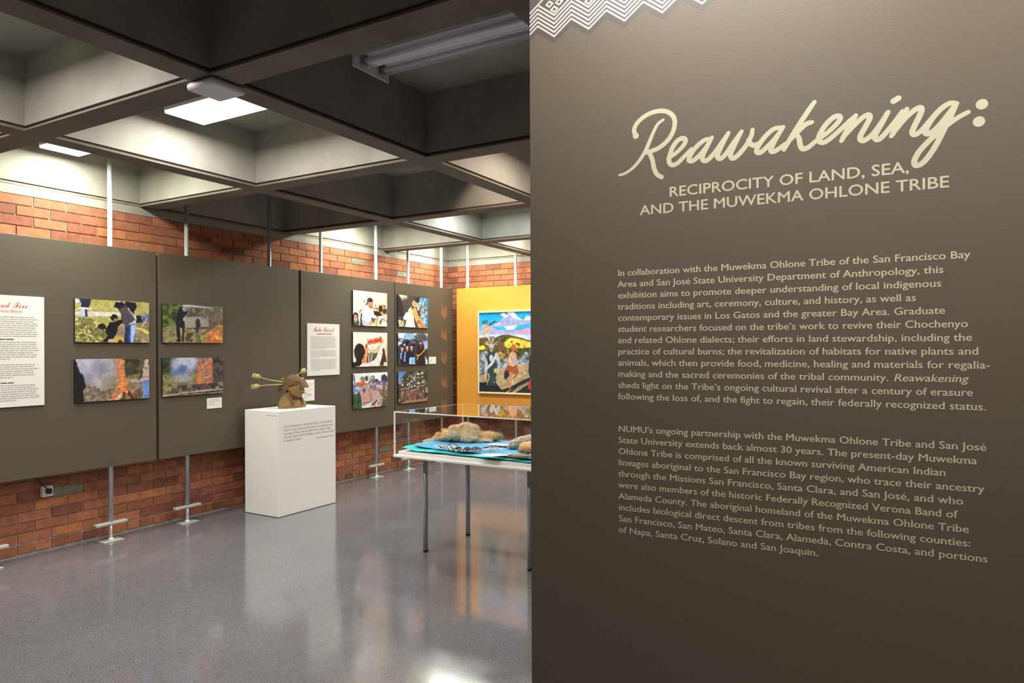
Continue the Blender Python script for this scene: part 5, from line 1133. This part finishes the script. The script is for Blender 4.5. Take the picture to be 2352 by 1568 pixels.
for bi, (c_, r_, tl) in enumerate(blobs):
    n_ = int(9000*(r_[0]*r_[1]+r_[0]*r_[2])/.012*.35) if bi > 2 else 900
    Rm = RM @ Matrix.Rotation(-tl, 3, 'Y')
    for _ in range(n_):
        d = Vector((r.gauss(0, 1), r.gauss(0, 1), r.gauss(0, 1))).normalized()
        if d.z < -.35: continue
        p = W(*c_) + Rm @ Vector((d.x*r_[0], d.y*r_[1], d.z*r_[2]))
        nrm = (Rm @ Vector((d.x/r_[0], d.y/r_[1], d.z/r_[2]))).normalized()
        g = (RT*1.0 + Vector((0, 0, -.45)) + Vector((r.gauss(0, .25), r.gauss(0, .25), r.gauss(0, .2))))
        ln = (.011 if bi < 2 else .020 if bi < 7 else .027)*r.uniform(.6, 1.3)
        dirn = (nrm*(.55 if bi > 1 else .25) + g*.6).normalized(); q2 = p + dirn*ln
        s_ = dirn.cross(nrm).normalized()*.0011
        k = len(fr.v); fr.v += [tuple(p-s_-nrm*.002), tuple(p+s_-nrm*.002), tuple(q2)]; fr.f.append((k, k+1, k+2)); fr.mi.append(0); fr.sm.append(False)
        f_ = max(-1, min(1, 1.7*mnoise.noise(p*17)))
        cc = np.array(FURC[0])*(.5+.5*f_) + np.array(FURC[1])*(.5-.5*f_)
        if bi == 6 or bi == 10 or (bi < 3 and d.z < .1): cc = .35*cc+.65*np.array(FURC[3])
        if bi in (3, 4, 5) and d.z > .45: cc = .55*cc+.45*np.array(FURC[2])
        if bi in (7, 8): cc = .6*cc+.4*np.array(FURC[5])
        if bi == 9: cc = .5*cc+.5*np.array(FURC[4])
        cc = s2l(np.clip(cc*r.uniform(.75, 1.15), 0, 255)); cols += [cc*.85, cc*.85, cc*1.25]
fr.col = cols; tag(fr.build('fur', M_FUR, e), kind='stuff')
m = MB(); m.ellipsoid(W(-.325, -.076, .012), (.012, .012, .011), RM, 14, 10); m.build('nose', M_BLACK, e)
for a, d, z in ((-.172, -.075, .078), (-.135, .03, .095)):
    m = MB(); p = [W(a-.045, d-.006, z+.006), W(a-.010, d-.014, z+.022), W(a+.018, d, z+.012), W(a+.008, d-.012, z-.012), W(a-.022, d-.022, z-.010)]
    m.poly(p); k = [q_+Vector((0, .006, -.004)) for q_ in p]; m.poly(k[::-1])
    for i in range(5): m.quad(p[i], k[i], k[(i+1) % 5], p[(i+1) % 5])
    m.build('ear', mat('ear_hide', rgb(222, 164, 92), rough=.9, var=.2, vscale=40), e)

# ------------------------------------------------------------------ regalia, stones, basket and cards on the cloth
M_FEATH = mat('barred_feather', (1, 1, 1), rough=.7, tint=True)
e = empty('feather_regalia', (-3.0, 4.38, .838), 'row of barred brown and white feathers with white netted shell cord', 'regalia')
r = random.Random(9)
PATH = [(-3.185, 4.352), (-3.10, 4.338), (-3.02, 4.334), (-2.95, 4.338), (-2.90, 4.372), (-2.85, 4.410)]
for k in range(17):
    t_ = k/16*4.999; i_ = int(t_); f_ = t_-i_
    bx = PATH[i_][0]*(1-f_)+PATH[i_+1][0]*f_; by = PATH[i_][1]*(1-f_)+PATH[i_+1][1]*f_
    base = Vector((bx-(.045 if k < 8 else -.01), by+.040, .8405+.0007*(k % 3))); ang = (-.45 if k < 8 else -1.75)+r.uniform(-.22, .22); ln = r.uniform(.085, .125); hi = r.uniform(.012, .026)
    d_ = Vector((math.cos(ang), math.sin(ang), -.03)); s_ = Vector((-d_.y, d_.x, 0)); m = MB(); cols = []; rows = []
    for i in range(13):
        u = i/12; w_ = .0165*math.sin(math.pi*min(1, u*.86+.10))**.6; row = []
        for j, sg in enumerate((-1, -.45, -.35, .3, 1)):
            row.append(base + d_*(ln*u) + s_*(w_*sg) + Vector((0, 0, hi*math.sin(.5+u*2.6)+.004*(1-abs(sg))))); cols.append(rgb(232, 224, 212) if j < 2 or i > 11 else rgb(72, 56, 44))
        rows.append(row)
    m.grid(rows); m.col = cols; o = m.build('feather', M_FEATH, e); sd = o.modifiers.new('thickness', 'SOLIDIFY'); sd.thickness = .0012
m = MB()
for k in range(30):
    p0 = Vector((-2.87+r.uniform(0, .13), 4.42+r.uniform(-.04, .09), .840)); p0.y += (p0.x+2.87)*.7; pts = [p0]
    for i in range(4): pts.append(pts[-1]+Vector((r.uniform(-.03, .035), r.uniform(-.035, .035), r.uniform(-.002, .005))))
    for q_ in pts: q_.z = max(q_.z, .838)
    m.tube(pts, .0019, 6)
tag(m.build('netted_cord', mat('white_cord', rgb(226, 222, 220), rough=.7), e), 'white netted cord')
m = MB(); m.tube([(-3.16, 4.42, .843), (-3.13, 4.47, .872), (-3.09, 4.47, .862), (-3.06, 4.43, .845)], .0028, 8); m.build('dark_tie', M_BLACK, e)
m = MB(); m.tube([(-2.88, 4.53, .842), (-2.84, 4.57, .846), (-2.78, 4.615, .846), (-2.72, 4.63, .842)], .0045, 8); m.build('dark_tie', M_BLACK, e)

def rockmesh(name, c_, r_, rot, m_, label, cat, seed, nz_=.16, flat=True, tilt=0.0):
    R_ = Matrix.Rotation(rot, 3, 'Z') @ Matrix.Rotation(-tilt, 3, 'Y')
    def fn(d, p):
        q_ = p*(1+nz_*mnoise.noise(Vector(d)*2.2+Vector((seed, 0, 0)))+.05*mnoise.noise(Vector(d)*9))
        if flat and q_.z < -r_[2]*.5: q_.z = -r_[2]*.5
        return q_
    mb = MB(); mb.ellipsoid(c_, r_, R_, 40, 26, fn=fn); o = mb.build(name, m_, None, origin=(c_[0], c_[1], c_[2]-r_[2]*.5)); tag(o, label, cat); return o
M_STONE = mat('rough_grey_stone', rgb(176, 164, 142), rough=.95, var=.5, vscale=40, bump=.6, bscale=90)
rockmesh('stone_pestle', (-2.62, 4.735, .878), (.155, .056, .050), .85, M_STONE, 'rough grey brown stone lying slanted at the right end of the clear case', 'stone', 3, tilt=.16)
e = empty('woven_basket', (-2.440, 4.475, .836), 'round tan woven basket cut off by the edge of the text wall', 'basket')
m = MB(); prof = [(.020, .0), (.070, .004), (.088, .030), (.084, .058), (.066, .078), (.030, .086), (.004, .088)]; n_ = 30
m.grid([[(-2.440+rr*math.cos(2*math.pi*k/n_), 4.475+rr*math.sin(2*math.pi*k/n_), .836+zz_) for k in range(n_+1)] for rr, zz_ in prof]); m.build('bowl', mat('woven_reed', rgb(206, 164, 112), rough=.85, var=.2, vscale=60, bump=.4, bscale=160), e)
m = MB(); m.tube([(-2.440+.0885*math.cos(a), 4.475+.0885*math.sin(a), .858+.008*math.sin(a*6)) for a in np.linspace(0, 2*math.pi, 60)], .0035, 6); m.build('pattern_band', mat('dark_reed', rgb(110, 66, 44), rough=.85), e)
rockmesh('stone_tool', (-2.430, 4.290, .844), (.088, .030, .018), .20, mat('pale_worked_stone', rgb(150, 140, 116), rough=.9, var=.3, vscale=60, bump=.4, bscale=120), 'flat pale worked stone at the front of the clear case below the basket', 'stone', 8, .10)
r = random.Random(31)
m = MB(); m.ellipsoid((-2.56, 4.36, .843), (.012, .008, .006), None, 12, 8)
bead = m.build('shell_bead', mat('shell_white', rgb(226, 220, 212), rough=.4), None, origin=(-2.56, 4.36, .837))
tag(bead, 'small white shell bead in the scatter behind the flat pale stone', 'bead', 'shell beads by the flat stone')
for k in range(1, 7):
    o = bead.copy(); COL.objects.link(o); o.location = (-2.56+.026*k+r.uniform(-.008, .008), 4.36+.008*k+r.uniform(-.02, .02), .837); o.rotation_euler = (0, 0, r.uniform(0, 3))
for pts, l_ in ((((-2.765, 4.212), (-2.60, 4.205), (-2.50, 4.330), (-2.635, 4.330)), 'white card on the blue cloth in front of the netted cord'), (((-2.98, 4.715), (-2.80, 4.70), (-2.76, 4.78), (-2.93, 4.80)), 'white card on the blue cloth between the pelt and the slanted stone')):
    m = MB(); m.poly([(x_, y_, .8400) for x_, y_ in pts]); o = m.build('caption_card', M_CARD, None, origin=(*pts[0], .8400)); tag(o, l_, 'label', 'white cards in the clear case'); sd = o.modifiers.new('thickness', 'SOLIDIFY'); sd.thickness = .0015; sd.offset = 1
